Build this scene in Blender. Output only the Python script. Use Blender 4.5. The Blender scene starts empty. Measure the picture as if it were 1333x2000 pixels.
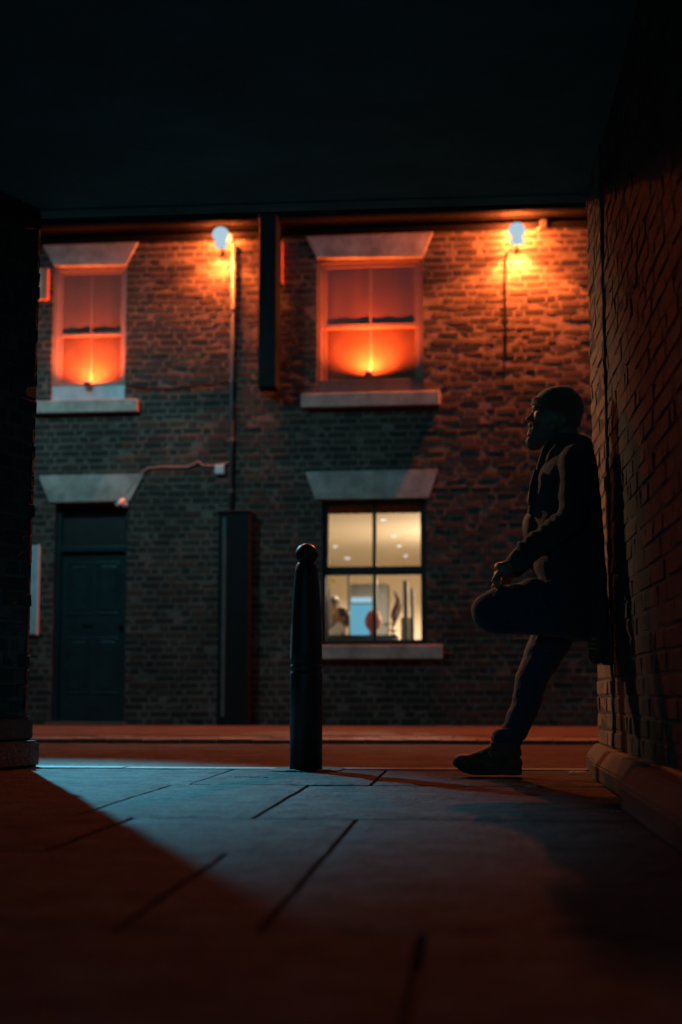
import bpy, bmesh, math, random
from mathutils import Vector, Matrix, Euler, noise
R = math.radians
rnd = random.Random(7)
sc = bpy.context.scene
COL = sc.collection

# ------------------------------------------------------------------ camera, world, exposure
CAMZ = 0.37
YAW, PITCH, FPX = R(5.0), math.atan(352 / 2777), 2777.0
cam_d = bpy.data.cameras.new('camera')
cam = bpy.data.objects.new('camera', cam_d)
COL.objects.link(cam)
cam.location = (0, 0, CAMZ)
cam.rotation_euler = (math.pi / 2 + PITCH, 0, YAW)
cam_d.sensor_fit = 'VERTICAL'
cam_d.sensor_height = 36.0
cam_d.lens = 36.0 * FPX / 2000.0
cam_d.clip_start = 0.05
cam_d.clip_end = 2000
cam_d.dof.use_dof = True
cam_d.dof.focus_distance = 6.35
cam_d.dof.aperture_fstop = 1.7
sc.camera = cam

w = bpy.data.worlds.new('World')
sc.world = w
w.use_nodes = True
bg = w.node_tree.nodes['Background']
# a dark teal night sky with an added fill glow behind the camera for the passage
wn_ = w.node_tree; wt = wn_.nodes.new('ShaderNodeTexCoord'); ws = wn_.nodes.new('ShaderNodeSeparateXYZ')
wn_.links.new(wt.outputs['Generated'], ws.inputs[0])
wr = wn_.nodes.new('ShaderNodeMapRange'); wr.interpolation_type = 'SMOOTHSTEP'
wr.inputs['From Min'].default_value = -.2; wr.inputs['From Max'].default_value = -1.0
wr.inputs['To Min'].default_value = .09; wr.inputs['To Max'].default_value = .85
wn_.links.new(ws.outputs['Y'], wr.inputs['Value'])
wn_.links.new(wr.outputs['Result'], bg.inputs['Strength'])
bg.inputs['Color'].default_value = (0.07, 0.45, 0.66, 1)

sc.view_settings.view_transform = 'Standard'
sc.view_settings.look = 'None'
sc.view_settings.exposure = 0
sc.view_settings.gamma = 1
sc.render.engine = 'CYCLES'
sc.cycles.use_denoising = True
sc.cycles.pixel_filter_type = 'BLACKMAN_HARRIS'
sc.cycles.filter_width = 1.5
sc.cycles.use_adaptive_sampling = False
sc.cycles.max_bounces = 6
sc.cycles.volume_bounces = 0
sc.cycles.diffuse_bounces = 3
sc.cycles.glossy_bounces = 3
sc.cycles.transparent_max_bounces = 12
sc.cycles.caustics_reflective = False
sc.cycles.caustics_refractive = False
sc.cycles.sample_clamp_indirect = 0.6

ORANGE = (1.0, 0.16, 0.030)
TEAL = (0.10, 0.62, 0.85)

# ------------------------------------------------------------------ projection helpers (a pixel of the 1333x2000 photo -> a real place)
CR = Euler((math.pi / 2 + PITCH, 0, YAW), 'XYZ').to_matrix()
CO = Vector((0, 0, CAMZ))
def ray(px, py):
    return (CR @ Vector(((px - 666.5) / FPX, (1000 - py) / FPX, -1.0))).normalized()
def ground(px, py, z=0.0):
    d = ray(px, py); t = (z - CAMZ) / d.z
    return CO + d * t
def atY(px, py, Y):
    d = ray(px, py)
    return CO + d * (Y / d.y)
FA = R(-1.0)
FO = Vector((0, 15.9, 0))
FR = Matrix.Rotation(FA, 3, 'Z')
def fac(px, py, depth=0.0):
    """local coordinates of the building opposite, on the plane y = depth"""
    o = FR.inverted() @ (CO - FO); d = FR.inverted() @ ray(px, py)
    t = (depth - o.y) / d.y
    return o + d * t
def facz(px, py, z):
    o = FR.inverted() @ (CO - FO); d = FR.inverted() @ ray(px, py)
    return o + d * ((z - o.z) / d.z)

# ------------------------------------------------------------------ materials
def nn(nt, typ, **kw):
    n = nt.nodes.new(typ)
    for k, v in kw.items(): setattr(n, k, v)
    return n
def mat(name, base, rough=0.7, metal=0.0, var=0.25, scale=8.0, bump=0.0, bscale=60.0, spec=0.4, island=None, stain=0.0, coat=0.0, sheen=0.0, dist=0.01, rvar=0.0, sscale=1.3):
    m = bpy.data.materials.new(name); m.use_nodes = True
    nt = m.node_tree; p = nt.nodes['Principled BSDF']; L = nt.links.new
    p.inputs['Roughness'].default_value = rough
    p.inputs['Metallic'].default_value = metal
    p.inputs['Specular IOR Level'].default_value = spec
    p.inputs['Coat Weight'].default_value = coat
    p.inputs['Sheen Weight'].default_value = sheen
    tc = nn(nt, 'ShaderNodeTexCoord')
    nz = nn(nt, 'ShaderNodeTexNoise'); nz.inputs['Scale'].default_value = scale; nz.inputs['Detail'].default_value = 6; nz.inputs['Roughness'].default_value = .65
    L(tc.outputs['Object'], nz.inputs['Vector'])
    cr = nn(nt, 'ShaderNodeValToRGB')
    e = cr.color_ramp.elements
    e[0].position = .3; e[1].position = .7
    e[0].color = tuple(max(0, c * (1 - var)) for c in base) + (1,)
    e[1].color = tuple(min(1, c * (1 + var)) for c in base) + (1,)
    L(nz.outputs['Fac'], cr.inputs['Fac'])
    col = cr.outputs['Color']
    if island:
        g = nn(nt, 'ShaderNodeNewGeometry')
        r2 = nn(nt, 'ShaderNodeValToRGB'); r2.color_ramp.interpolation = 'LINEAR'
        els = r2.color_ramp.elements
        for i, c in enumerate(island):
            el = els[i] if i < 2 else els.new(0.5)
            el.position = i / (len(island) - 1); el.color = tuple(c) + (1,)
        L(g.outputs['Random Per Island'], r2.inputs['Fac'])
        mx = nn(nt, 'ShaderNodeMix', data_type='RGBA', blend_type='MULTIPLY'); mx.inputs['Factor'].default_value = 1
        L(col, mx.inputs['A']); L(r2.outputs['Color'], mx.inputs['B']); col = mx.outputs['Result']
    if stain:
        n3 = nn(nt, 'ShaderNodeTexNoise'); n3.inputs['Scale'].default_value = sscale; n3.inputs['Detail'].default_value = 8; n3.inputs['Roughness'].default_value = .7
        L(tc.outputs['Object'], n3.inputs['Vector'])
        r3 = nn(nt, 'ShaderNodeMapRange'); r3.inputs['From Min'].default_value = .38; r3.inputs['From Max'].default_value = .62
        r3.inputs['To Min'].default_value = 1 - stain; r3.inputs['To Max'].default_value = 1.0
        L(n3.outputs['Fac'], r3.inputs['Value'])
        mx = nn(nt, 'ShaderNodeMix', data_type='RGBA', blend_type='MULTIPLY'); mx.inputs['Factor'].default_value = 1
        L(col, mx.inputs['A']); L(r3.outputs['Result'], mx.inputs['B']); col = mx.outputs['Result']
    L(col, p.inputs['Base Color'])
    if rvar:
        mr = nn(nt, 'ShaderNodeMapRange'); mr.inputs['To Min'].default_value = rough - rvar; mr.inputs['To Max'].default_value = rough + rvar
        mr.inputs['From Min'].default_value = .3; mr.inputs['From Max'].default_value = .7
        L(nz.outputs['Fac'], mr.inputs['Value']); L(mr.outputs['Result'], p.inputs['Roughness'])
    if bump:
        nb = nn(nt, 'ShaderNodeTexNoise'); nb.inputs['Scale'].default_value = bscale; nb.inputs['Detail'].default_value = 5; nb.inputs['Roughness'].default_value = .7
        L(tc.outputs['Object'], nb.inputs['Vector'])
        b = nn(nt, 'ShaderNodeBump'); b.inputs['Strength'].default_value = bump; b.inputs['Distance'].default_value = dist
        L(nb.outputs['Fac'], b.inputs['Height']); L(b.outputs['Normal'], p.inputs['Normal'])
    return m
def emis(name, color, strength):
    m = bpy.data.materials.new(name); m.use_nodes = True
    nt = m.node_tree; nt.nodes.remove(nt.nodes['Principled BSDF'])
    e = nn(nt, 'ShaderNodeEmission'); e.inputs['Color'].default_value = tuple(color) + (1,); e.inputs['Strength'].default_value = strength
    nt.links.new(e.outputs[0], nt.nodes['Material Output'].inputs['Surface'])
    m.cycles.emission_sampling = 'NONE'
    return m
def glassm(name, tint=(1, 1, 1), gloss=.08, rough=.02):
    m = bpy.data.materials.new(name); m.use_nodes = True
    nt = m.node_tree; nt.nodes.remove(nt.nodes['Principled BSDF'])
    t = nn(nt, 'ShaderNodeBsdfTransparent'); t.inputs['Color'].default_value = tuple(tint) + (1,)
    g = nn(nt, 'ShaderNodeBsdfGlossy'); g.inputs['Roughness'].default_value = rough
    mx = nn(nt, 'ShaderNodeMixShader'); mx.inputs[0].default_value = gloss
    nt.links.new(t.outputs[0], mx.inputs[1]); nt.links.new(g.outputs[0], mx.inputs[2])
    nt.links.new(mx.outputs[0], nt.nodes['Material Output'].inputs['Surface'])
    return m

BR = [(.35, .33, .33), (.75, .6, .52), (.5, .45, .42), (1.25, .95, .75), (.6, .5, .45), (1.0, .8, .7), (.4, .38, .4)]
M = dict(
    facade_brick=mat('facade_brick', (.054, .046, .034), .85, var=.4, scale=25, bump=.7, bscale=45, island=BR, stain=.6, dist=.005),
    facade_mortar=mat('facade_mortar', (.125, .102, .082), .95, var=.3, scale=12, bump=.8, bscale=90, stain=.45, dist=.01),
    near_brick=mat('near_brick', (.040, .043, .043), .75, var=.6, scale=30, bump=1.0, bscale=45, island=[(.4, .4, .42), (.9, .85, .8), (.55, .55, .55), (1.5, 1.4, 1.3), (.6, .6, .6), (1.1, 1.05, 1.0), (.45, .45, .45)], stain=.5, dist=.022, spec=.4),
    pier_brick=mat('pier_brick', (.32, .25, .19), .8, var=.35, scale=40, bump=1.0, bscale=120, island=[(.6, .55, .5), (1.1, 1.0, .9), (.85, .8, .75)], stain=.3, dist=.012),  # paler than the wall bricks, standing in for lamplight on the pier
    near_mortar=mat('near_mortar', (.10, .102, .098), .95, var=.35, scale=20, bump=1.0, bscale=90, stain=.3, dist=.015),
    plinth=mat('plinth', (.078, .075, .068), .85, var=.3, scale=14, bump=.8, bscale=80, stain=.4, dist=.006),
    slab=mat('slab', (.085, .078, .074), .85, var=.6, scale=48, bump=1.0, bscale=18, stain=.6, sscale=7, spec=.05, dist=.035, island=[(.8, .8, .8), (1.1, 1.08, 1.04), (.92, .9, .9), (1.15, 1.12, 1.08)], rvar=.12),
    joint=mat('joint', (.006, .006, .006), .95, bump=.5),
    kerb=mat('kerb', (.20, .18, .165), .8, spec=.1, var=.3, scale=30, bump=.5, bscale=120),
    asphalt=mat('asphalt', (.10, .08, .065), .8, var=.5, scale=18, bump=1.0, bscale=16, stain=.6, sscale=2.2, dist=.04, spec=.12),
    farpave=mat('farpave', (.12, .075, .05), .8, var=.4, scale=6, bump=.8, bscale=60, stain=.4, spec=.15),
    channel=mat('channel', (.17, .13, .10), .6, var=.3, scale=10, bump=.4, bscale=60),
    soffit=mat('soffit', (.05, .25, .30), .9, var=.2, scale=3, bump=.3, bscale=30, stain=.3),  # teal of the ambient light is put into the ceiling colour
    limestone=mat('limestone', (.42, .36, .31), .85, var=.12, scale=9, bump=.3, bscale=60, stain=.45, sscale=3.5),
    roof=mat('roof', (.005, .0045, .0045), 1.0, spec=0.0, bump=.3),
    gutter=mat('gutter', (.005, .0045, .0045), .8, spec=.1, var=.2),
    red_lit_white=mat('red_lit_white', (.26, .15, .11), .6, var=.12, scale=12, bump=.15, bscale=60, stain=.12),  # white frames, with the red of the uplights put into the colour
    black_paint=mat('black_paint', (.012, .016, .016), .4, var=.3, scale=12, bump=.15),
    door_paint=mat('door_paint', (.009, .030, .033), .3, var=.3, scale=9, bump=.15, bscale=40, stain=.2),
    blind=mat('blind', (.30, .12, .065), .9, var=.08, scale=4, bump=.1, bscale=200),  # pale cloth, its red lamplight mixed into the base colour
    sillwood=mat('sillwood', (.06, .05, .045), .7, bump=.3),
    pale_board=mat('pale_board', (.38, .48, .52), .7, var=.15, scale=10, stain=.25),
    dark_metal=mat('dark_metal', (.008, .010, .010), .75, var=.3, bump=.1, spec=.15),
    pipe=mat('pipe', (.07, .085, .085), .45, var=.3, bump=.2),
    cable=mat('cable', (.22, .16, .14), .6),
    plastic_white=mat('plastic_white', (.55, .55, .53), .45, var=.08),
    alarm_face=mat('alarm_face', (.42, .37, .26), .5, var=.25, scale=6),
    alarm_red=mat('alarm_red', (.6, .16, .08), .5, var=.15),
    bollard=mat('bollard', (.022, .015, .014), .42, var=.5, scale=14, bump=.6, bscale=40, spec=.35, coat=.0, dist=.004, rvar=.06),
    red_brown=mat('red_brown', (.16, .045, .02), .6, var=.4, scale=20, bump=.4),
    room_wall=mat('room_wall', (.66, .56, .42), .9, var=.04, scale=2),
    room_grey=mat('room_grey', (.36, .38, .32), .9, var=.06, scale=2),
    room_ceiling=mat('room_ceiling', (.60, .53, .41), .9, var=.05, scale=1.2),
    room_floor=mat('room_floor', (.16, .12, .09), .5),
    pelmet=mat('pelmet', (.55, .28, .13), .9, var=.35, scale=18),
    dark_wood=mat('dark_wood', (.035, .038, .035), .5, var=.3, scale=10),
    mid_wood=mat('mid_wood', (.19, .17, .13), .6, var=.25, scale=10),
    driftwood=mat('driftwood', (.10, .055, .03), .7, var=.4, scale=30, bump=.5),
    skin=mat('skin', (.28, .155, .10), .5, var=.12, scale=30, bump=.25, bscale=160, dist=.002),
    eye=mat('eye', (.25, .2, .18), .3, var=.1),
    beanie=mat('beanie', (.20, .085, .045), .95, var=.3, scale=90, bump=.7, bscale=220, sheen=.8, dist=.003),
    beard=mat('beard', (.21, .15, .115), .75, var=.35, scale=120, sheen=.4),
    coat=mat('coat', (.024, .023, .022), .85, var=.45, scale=40, bump=1.0, bscale=130, sheen=.2, dist=.008),
    hood=mat('hood', (.05, .048, .045), .9, var=.25, scale=40, bump=.6, bscale=200, sheen=.3, dist=.002),
    jeans=mat('jeans', (.022, .037, .058), .85, var=.35, scale=60, bump=.7, bscale=300, sheen=.2, dist=.002),
    boot=mat('boot', (.13, .055, .026), .6, spec=.2, var=.35, scale=35, bump=.5, bscale=90, dist=.003),
    sole=mat('sole', (.025, .02, .018), .75, bump=.3),
    lace=mat('lace', (.5, .22, .1), .6),
    bag=mat('bag', (.06, .045, .03), .7, var=.3, scale=30, bump=.5, bscale=150),
    grey_knit=mat('grey_knit', (.15, .15, .14), .9, bump=.4, bscale=120),
    dark_knit=mat('dark_knit', (.03, .03, .035), .9, bump=.4, bscale=120),
    black_hair=mat('black_hair', (.02, .015, .012), .6, var=.3, bump=.5, bscale=120),
    red_hair=mat('red_hair', (.30, .05, .015), .6, var=.4, scale=40, bump=.6, bscale=90),
    paper=mat('paper', (.65, .66, .66), .7, var=.08),
    yellow_flower=mat('yellow_flower', (.45, .38, .06), .8),
    glass=glassm('glass', gloss=.012),
    lamp_glow=emis('lamp_glow', (.62, .88, 1.0), .68),
    tealight_glow=emis('tealight_glow', (.45, .70, .85), .8),
    spot_glow=emis('spot_glow', (.80, .96, 1.0), 1.7),
    screen_glow=emis('screen_glow', (.22, .66, .90), .55),
    screen_band=emis('screen_band', (.50, .82, .95), .7),
    sign_glow=emis('sign_glow', (.32, .62, .72), .045),
)

# ------------------------------------------------------------------ object helpers
def link(o, parent=None):
    COL.objects.link(o)
    if parent is not None: o.parent = parent
    return o
def obj(name, verts, faces, m, parent=None, smooth=False, mats=None, midx=None):
    me = bpy.data.meshes.new(name)
    me.from_pydata([tuple(v) for v in verts], [], faces)
    for mm in (mats or [m]): me.materials.append(mm)
    if midx: me.polygons.foreach_set('material_index', midx)
    if smooth: me.polygons.foreach_set('use_smooth', [True] * len(me.polygons))
    me.update()
    return link(bpy.data.objects.new(name, me), parent)
def bobj(name, bm, m, parent=None, smooth=False):
    me = bpy.data.meshes.new(name)
    bmesh.ops.recalc_face_normals(bm, faces=bm.faces)
    bm.to_mesh(me); bm.free(); me.materials.append(m)
    if smooth: me.polygons.foreach_set('use_smooth', [True] * len(me.polygons))
    return link(bpy.data.objects.new(name, me), parent)
def empty(name, loc=(0, 0, 0), rz=0.0, parent=None):
    o = bpy.data.objects.new(name, None); o.location = loc; o.rotation_euler = (0, 0, rz); o.empty_display_size = .1
    return link(o, parent)
def tag(o, label=None, cat=None, group=None, kind=None):
    for k, v in (('label', label), ('category', cat), ('group', group), ('kind', kind)):
        if v: o[k] = v
    return o
def box(bm, x0, x1, y0, y1, z0, z1, bev=0.0):
    r = bmesh.ops.create_cube(bm, size=1)
    vs = r['verts']
    for v in vs:
        v.co = Vector(((x0 + x1) / 2 + v.co.x * (x1 - x0), (y0 + y1) / 2 + v.co.y * (y1 - y0), (z0 + z1) / 2 + v.co.z * (z1 - z0)))
    if bev:
        es = list({e for v in vs for e in v.link_edges})
        bmesh.ops.bevel(bm, geom=es, offset=bev, segments=2, affect='EDGES', profile=.5)
    return bm
def tube(bm, pts, rad, seg=8, caps=True):
    """a round tube along points; rad a number or one per point"""
    pts = [Vector(p) for p in pts]; n = len(pts)
    rs = rad if isinstance(rad, (list, tuple)) else [rad] * n
    rings = []; up = Vector((0, 0, 1))
    for i, p in enumerate(pts):
        t = (pts[min(i + 1, n - 1)] - pts[max(i - 1, 0)]).normalized()
        a = t.cross(up if abs(t.z) < .9 else Vector((1, 0, 0))).normalized(); b = t.cross(a)
        rings.append([bm.verts.new(p + (a * math.cos(2 * math.pi * k / seg) + b * math.sin(2 * math.pi * k / seg)) * rs[i]) for k in range(seg)])
    for i in range(n - 1):
        for k in range(seg):
            bm.faces.new((rings[i][k], rings[i][(k + 1) % seg], rings[i + 1][(k + 1) % seg], rings[i + 1][k]))
    if caps:
        bm.faces.new(rings[0]); bm.faces.new(rings[-1])
    return bm
def lathe(bm, prof, seg=32, c=(0, 0)):
    """prof: (radius, z) bottom to top"""
    rings = []
    for r, z in prof:
        rings.append([bm.verts.new((c[0] + r * math.cos(2 * math.pi * k / seg), c[1] + r * math.sin(2 * math.pi * k / seg), z)) for k in range(seg)])
    for i in range(len(rings) - 1):
        for k in range(seg):
            bm.faces.new((rings[i][k], rings[i][(k + 1) % seg], rings[i + 1][(k + 1) % seg], rings[i + 1][k]))
    bm.faces.new(rings[0]); bm.faces.new(rings[-1])
    return bm
def B(): return bmesh.new()

def blob(name, prims, voxel, m, parent=None, smooth=6, disp=None, cut=None):
    """one continuous surface grown round capsules, ellipsoids and lofts"""
    bm = B()
    for p in prims:
        if p[0] == 'c':
            _, a, ra, b, rb = p; a = Vector(a); b = Vector(b)
            for c, r in ((a, ra), (b, rb)):
                bmesh.ops.create_uvsphere(bm, u_segments=20, v_segments=12, radius=r, matrix=Matrix.Translation(c))
            d = b - a
            if d.length > 1e-4:
                q = Vector((0, 0, 1)).rotation_difference(d).to_matrix().to_4x4()
                bmesh.ops.create_cone(bm, cap_ends=True, segments=20, radius1=ra, radius2=rb, depth=d.length, matrix=Matrix.Translation((a + b) / 2) @ q)
        elif p[0] == 'e':
            _, c, r, e = p
            mm = Matrix.Translation(Vector(c)) @ Euler(e).to_matrix().to_4x4() @ Matrix.Diagonal((*r, 1))
            bmesh.ops.create_uvsphere(bm, u_segments=28, v_segments=18, radius=1, matrix=mm)
        elif p[0] == 'l':
            rings = []
            for c, rx, ry in p[1]:
                rings.append([bm.verts.new((c[0] + rx * math.copysign(abs(math.cos(a)) ** .85, math.cos(a)), c[1] + ry * math.copysign(abs(math.sin(a)) ** .85, math.sin(a)), c[2]))
                              for a in [2 * math.pi * k / 32 for k in range(32)]])
            for i in range(len(rings) - 1):
                for k in range(32):
                    bm.faces.new((rings[i][k], rings[i][(k + 1) % 32], rings[i + 1][(k + 1) % 32], rings[i + 1][k]))
            bm.faces.new(rings[0][::-1]); bm.faces.new(rings[-1])
    bmesh.ops.recalc_face_normals(bm, faces=bm.faces)
    me = bpy.data.meshes.new('tmp'); bm.to_mesh(me); bm.free()
    t = bpy.data.objects.new('tmp', me); COL.objects.link(t)
    md = t.modifiers.new('r', 'REMESH'); md.mode = 'VOXEL'; md.voxel_size = voxel; md.adaptivity = 0
    ms = t.modifiers.new('s', 'SMOOTH'); ms.factor = .5; ms.iterations = smooth
    dg = bpy.context.evaluated_depsgraph_get()
    out = bpy.data.meshes.new_from_object(t.evaluated_get(dg)); out.name = name
    bpy.data.objects.remove(t); bpy.data.meshes.remove(me)
    if disp:
        ns = [v.normal.copy() for v in out.vertices]
        for v, n in zip(out.vertices, ns): v.co += n * disp(v.co.copy(), n)
    if cut:
        b2 = B(); b2.from_mesh(out)
        for co, no in cut:
            g = b2.verts[:] + b2.edges[:] + b2.faces[:]
            bmesh.ops.bisect_plane(b2, geom=g, plane_co=co, plane_no=no, clear_outer=True)
            es = [e for e in b2.edges if e.is_boundary]
            if es: bmesh.ops.holes_fill(b2, edges=es)
        b2.to_mesh(out); b2.free()
    out.materials.clear(); out.materials.append(m)
    out.polygons.foreach_set('use_smooth', [True] * len(out.polygons))
    out.update()
    return link(bpy.data.objects.new(name, out), parent)

# ------------------------------------------------------------------ brickwork
def bricks(u0, u1, z0, z1, openings, pt, seed, bl=.215, bh=.065, gap=.011, relief=.007, jit=.0018, depth=.03, bev=.004, seg=False, skip=.0):
    """courses of individually set bricks; pt(u, n, z) -> point, n towards the viewer"""
    r = random.Random(seed); V = []; F = []
    ch = bh + gap; nrow = int(math.ceil((z1 - z0) / ch))
    for i in range(nrow):
        za = z0 + i * ch + gap * .5; zb = min(za + bh, z1 - .002)
        if zb - za < .02: continue
        u = u0 - (bl + gap) * (0.25 if i % 2 else 0.0) - r.uniform(0, .02)
        k = i
        while u < u1:
            L = bl if k % 2 == 0 else (bl - gap) / 2
            if r.random() < .12: L = bl
            k += 1
            a, b = u + r.uniform(-.003, .003), u + L + r.uniform(-.003, .003)
            u += L + gap
            spans = [(max(a, u0), min(b, u1))]
            for (ox0, ox1, oz0, oz1) in openings:
                if zb > oz0 and za < oz1:
                    ns = []
                    for s, e in spans:
                        if e <= ox0 or s >= ox1: ns.append((s, e)); continue
                        if s < ox0: ns.append((s, ox0))
                        if e > ox1: ns.append((ox1, e))
                    spans = ns
            for s, e in spans:
                if e - s < .03: continue
                n1 = relief + r.gauss(0, jit); tl = r.uniform(-.0025, .0025); tz = r.uniform(-.002, .002); dz = r.uniform(-.0018, .0018)
                if r.random() < .05: n1 -= .004
                j = lambda q=.0015: r.uniform(-q, q)
                o = len(V)
                c = [(s, za + dz), (e, za + dz), (e, zb + dz), (s, zb + dz)]
                for (cu, cz) in c: V.append(pt(cu + j(), -depth, cz + j()))
                for (cu, cz) in c: V.append(pt(cu + j(), n1 - bev, cz + j()))
                for q, (cu, cz) in enumerate(c):
                    su = bev * (1 if q in (0, 3) else -1); sz = bev * (1 if q < 2 else -1)
                    V.append(pt(cu + su + j(), n1 + (tl if q in (0, 3) else -tl) + (tz if q < 2 else -tz), cz + sz + j()))
                for q in range(4):
                    q2 = (q + 1) % 4
                    F.append((o + q, o + q2, o + 4 + q2, o + 4 + q)); F.append((o + 4 + q, o + 4 + q2, o + 8 + q2, o + 8 + q))
                F.append((o + 8, o + 9, o + 10, o + 11))
    return V, F

def cells(u0, u1, z0, z1, openings):
    us = sorted({u0, u1, *[o[0] for o in openings], *[o[1] for o in openings]})
    zs = sorted({z0, z1, *[o[2] for o in openings], *[o[3] for o in openings]})
    out = []
    for a, b in zip(us, us[1:]):
        for c, d in zip(zs, zs[1:]):
            m_ = ((a + b) / 2, (c + d) / 2)
            if any(o[0] < m_[0] < o[1] and o[2] < m_[1] < o[3] for o in openings): continue
            out.append((a, b, c, d))
    return out
def holed_wall(u0, u1, z0, z1, openings, pt, thick):
    V = []; F = []
    def q(*ps):
        o = len(V); V.extend(ps); F.append((o, o + 1, o + 2, o + 3))
    for a, b, c, d in cells(u0, u1, z0, z1, openings):
        q(pt(a, 0, c), pt(b, 0, c), pt(b, 0, d), pt(a, 0, d))
        q(pt(b, -thick, c), pt(a, -thick, c), pt(a, -thick, d), pt(b, -thick, d))
    for a, b, c, d in list(openings) + [(u0, u1, z0, z1)]:
        q(pt(a, 0, c), pt(a, -thick, c), pt(a, -thick, d), pt(a, 0, d)); q(pt(b, 0, d), pt(b, -thick, d), pt(b, -thick, c), pt(b, 0, c))
        q(pt(a, 0, d), pt(a, -thick, d), pt(b, -thick, d), pt(b, 0, d)); q(pt(b, 0, c), pt(b, -thick, c), pt(a, -thick, c), pt(a, 0, c))
    return V, F

# ================================================================== THE SETTING
XR, XL, YE, YB, ZC = 0.635, -2.19, 7.02, -1.4, 2.872     # passage: right wall, left wall, street end, back end, ceiling
big = obj('ground', [(-60, -40, -.12), (60, -40, -.12), (60, 80, -.12), (-60, 80, -.12)], [(0, 1, 2, 3)], M['asphalt']); tag(big, kind='structure')
# road between the kerb and the far pavement
YK, YF = 7.14, 11.7
rd = B()
bmesh.ops.create_grid(rd, x_segments=60, y_segments=20, size=1)
for v in rd.verts:
    v.co = Vector((v.co.x * 25, (YK + YF) / 2 + v.co.y * (YF - YK) / 2, -.045 + .02 * math.cos(v.co.y * 1.4) - .008))
tag(bobj('road', rd, M['asphalt'], smooth=True), kind='structure')
ch_b = B(); u = -25.0
while u < 25:
    box(ch_b, u, u + .3, YF, YF + .24, -.06, -.012 + rnd.uniform(-.003, .003), .006); box(ch_b, u + .1, u + .4, YF + .25, YF + .5, -.06, -.006 + rnd.uniform(-.003, .003), .006); u += .306
tag(bobj('road_channel', ch_b, M['channel']), kind='structure')
fp = B(); box(fp, -25, 25, YF + .5, 16.6, -.1, 0.0)
tag(bobj('far_pavement', fp, M['farpave']), kind='structure')

# paving slabs of the passage, each cut where the photo shows its joints
gx = lambda px, py: ground(px, py).x
GR = {k: ground(660, k).y for k in (1532, 1596, 1664, 1815)}
r0, r1, r2, r3 = GR[1532], GR[1596], GR[1664], GR[1815]
xa, xb = -4.5, XR + .3
rows = [
    (r0, 6.99, [xa, gx(380, 1526), gx(745, 1512), xb]),
    (r1, r0, [xa, gx(225, 1565), gx(545, 1565), xb]),
    (r3, 1.6, None),
]
slabs = []
def row(y0, y1, xs):
    for a, b in zip(xs, xs[1:]): slabs.append((a, b, y0, y1))
row(r0, 6.99, rows[0][2]); row(r1, r0, rows[1][2])
x3 = gx(170, 1628); x4 = gx(665, 1632)
row(r2, r1, [xa, x3 - 1.1, x3, x4])
row(r3, r2, [xa, -2.0, gx(330, 1738), x4]); slabs.append((x4, xb, r3, r1))
y = r3
ph = gx(810, 1900)
while y > YB:
    y2 = y - (1.15 if len(slabs) % 2 else .95)
    xs = [xa]; x = ph
    while x > xa + .5: x -= 1.12
    x += 1.12
    while x < xb - .3:
        xs.append(x); x += 1.12
    xs.append(xb); row(y2, y, xs); y = y2; ph += .47
V = []; F = []
for a, b, c, d in slabs:
    g = .008; a += g; b -= g; c += g; d -= g
    nx, ny = max(2, int((b - a) / .045)), max(2, int((d - c) / .045))
    tx, ty, tz = rnd.uniform(-.0015, .0015), rnd.uniform(-.0015, .0015), rnd.uniform(-.003, .0)
    o = len(V)
    for j in range(ny + 1):
        for i in range(nx + 1):
            u_, v_ = i / nx, j / ny
            X, Y = a + (b - a) * u_, c + (d - c) * v_
            z = tz + tx * (u_ - .5) + ty * (v_ - .5) + .003 * noise.noise(Vector((X * 3, Y * 3, 1))) + .0016 * noise.noise(Vector((X * 14, Y * 14, 4))) + .0010 * noise.noise(Vector((X * 31, Y * 31, 9)))
            if i in (0, nx) or j in (0, ny):
                z -= .004
            V.append((X, Y, z))
    for j in range(ny):
        for i in range(nx):
            F.append((o + j * (nx + 1) + i, o + j * (nx + 1) + i + 1, o + (j + 1) * (nx + 1) + i + 1, o + (j + 1) * (nx + 1) + i))
    e = len(V)
    ring = [i for i in range(nx + 1)] + [(j + 1) * (nx + 1) - 1 for j in range(1, ny + 1)] + [ny * (nx + 1) + i for i in range(nx - 1, -1, -1)] + [j * (nx + 1) for j in range(ny - 1, 0, -1)]
    for q in ring: V.append((V[o + q][0], V[o + q][1], -.065))
    for k in range(len(ring)):
        k2 = (k + 1) % len(ring)
        F.append((o + ring[k], e + k, e + k2, o + ring[k2]))
tag(obj('pavement', V, F, M['slab'], smooth=False), kind='structure')
jb = B(); box(jb, -4.9, xb + .3, YB, 7.0, -.1, -.045)
tag(bobj('pavement_bed', jb, M['joint']), kind='structure')
kb = B(); u = -26.0
while u < 25:
    L = .9; box(kb, u + .004, u + L - .004, 7.004, YK, -.1, .001 + rnd.uniform(-.002, .001), .008); u += L
tag(bobj('kerb', kb, M['kerb']), kind='structure')
# pavement outside the passage on our side of the street
sp = B(); box(sp, -25, -4.95, 6.2, 7.0, -.1, -.004); box(sp, XR + .35, 25, 6.2, 7.0, -.1, -.004)
tag(bobj('near_pavement', sp, M['slab']), kind='structure')

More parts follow.
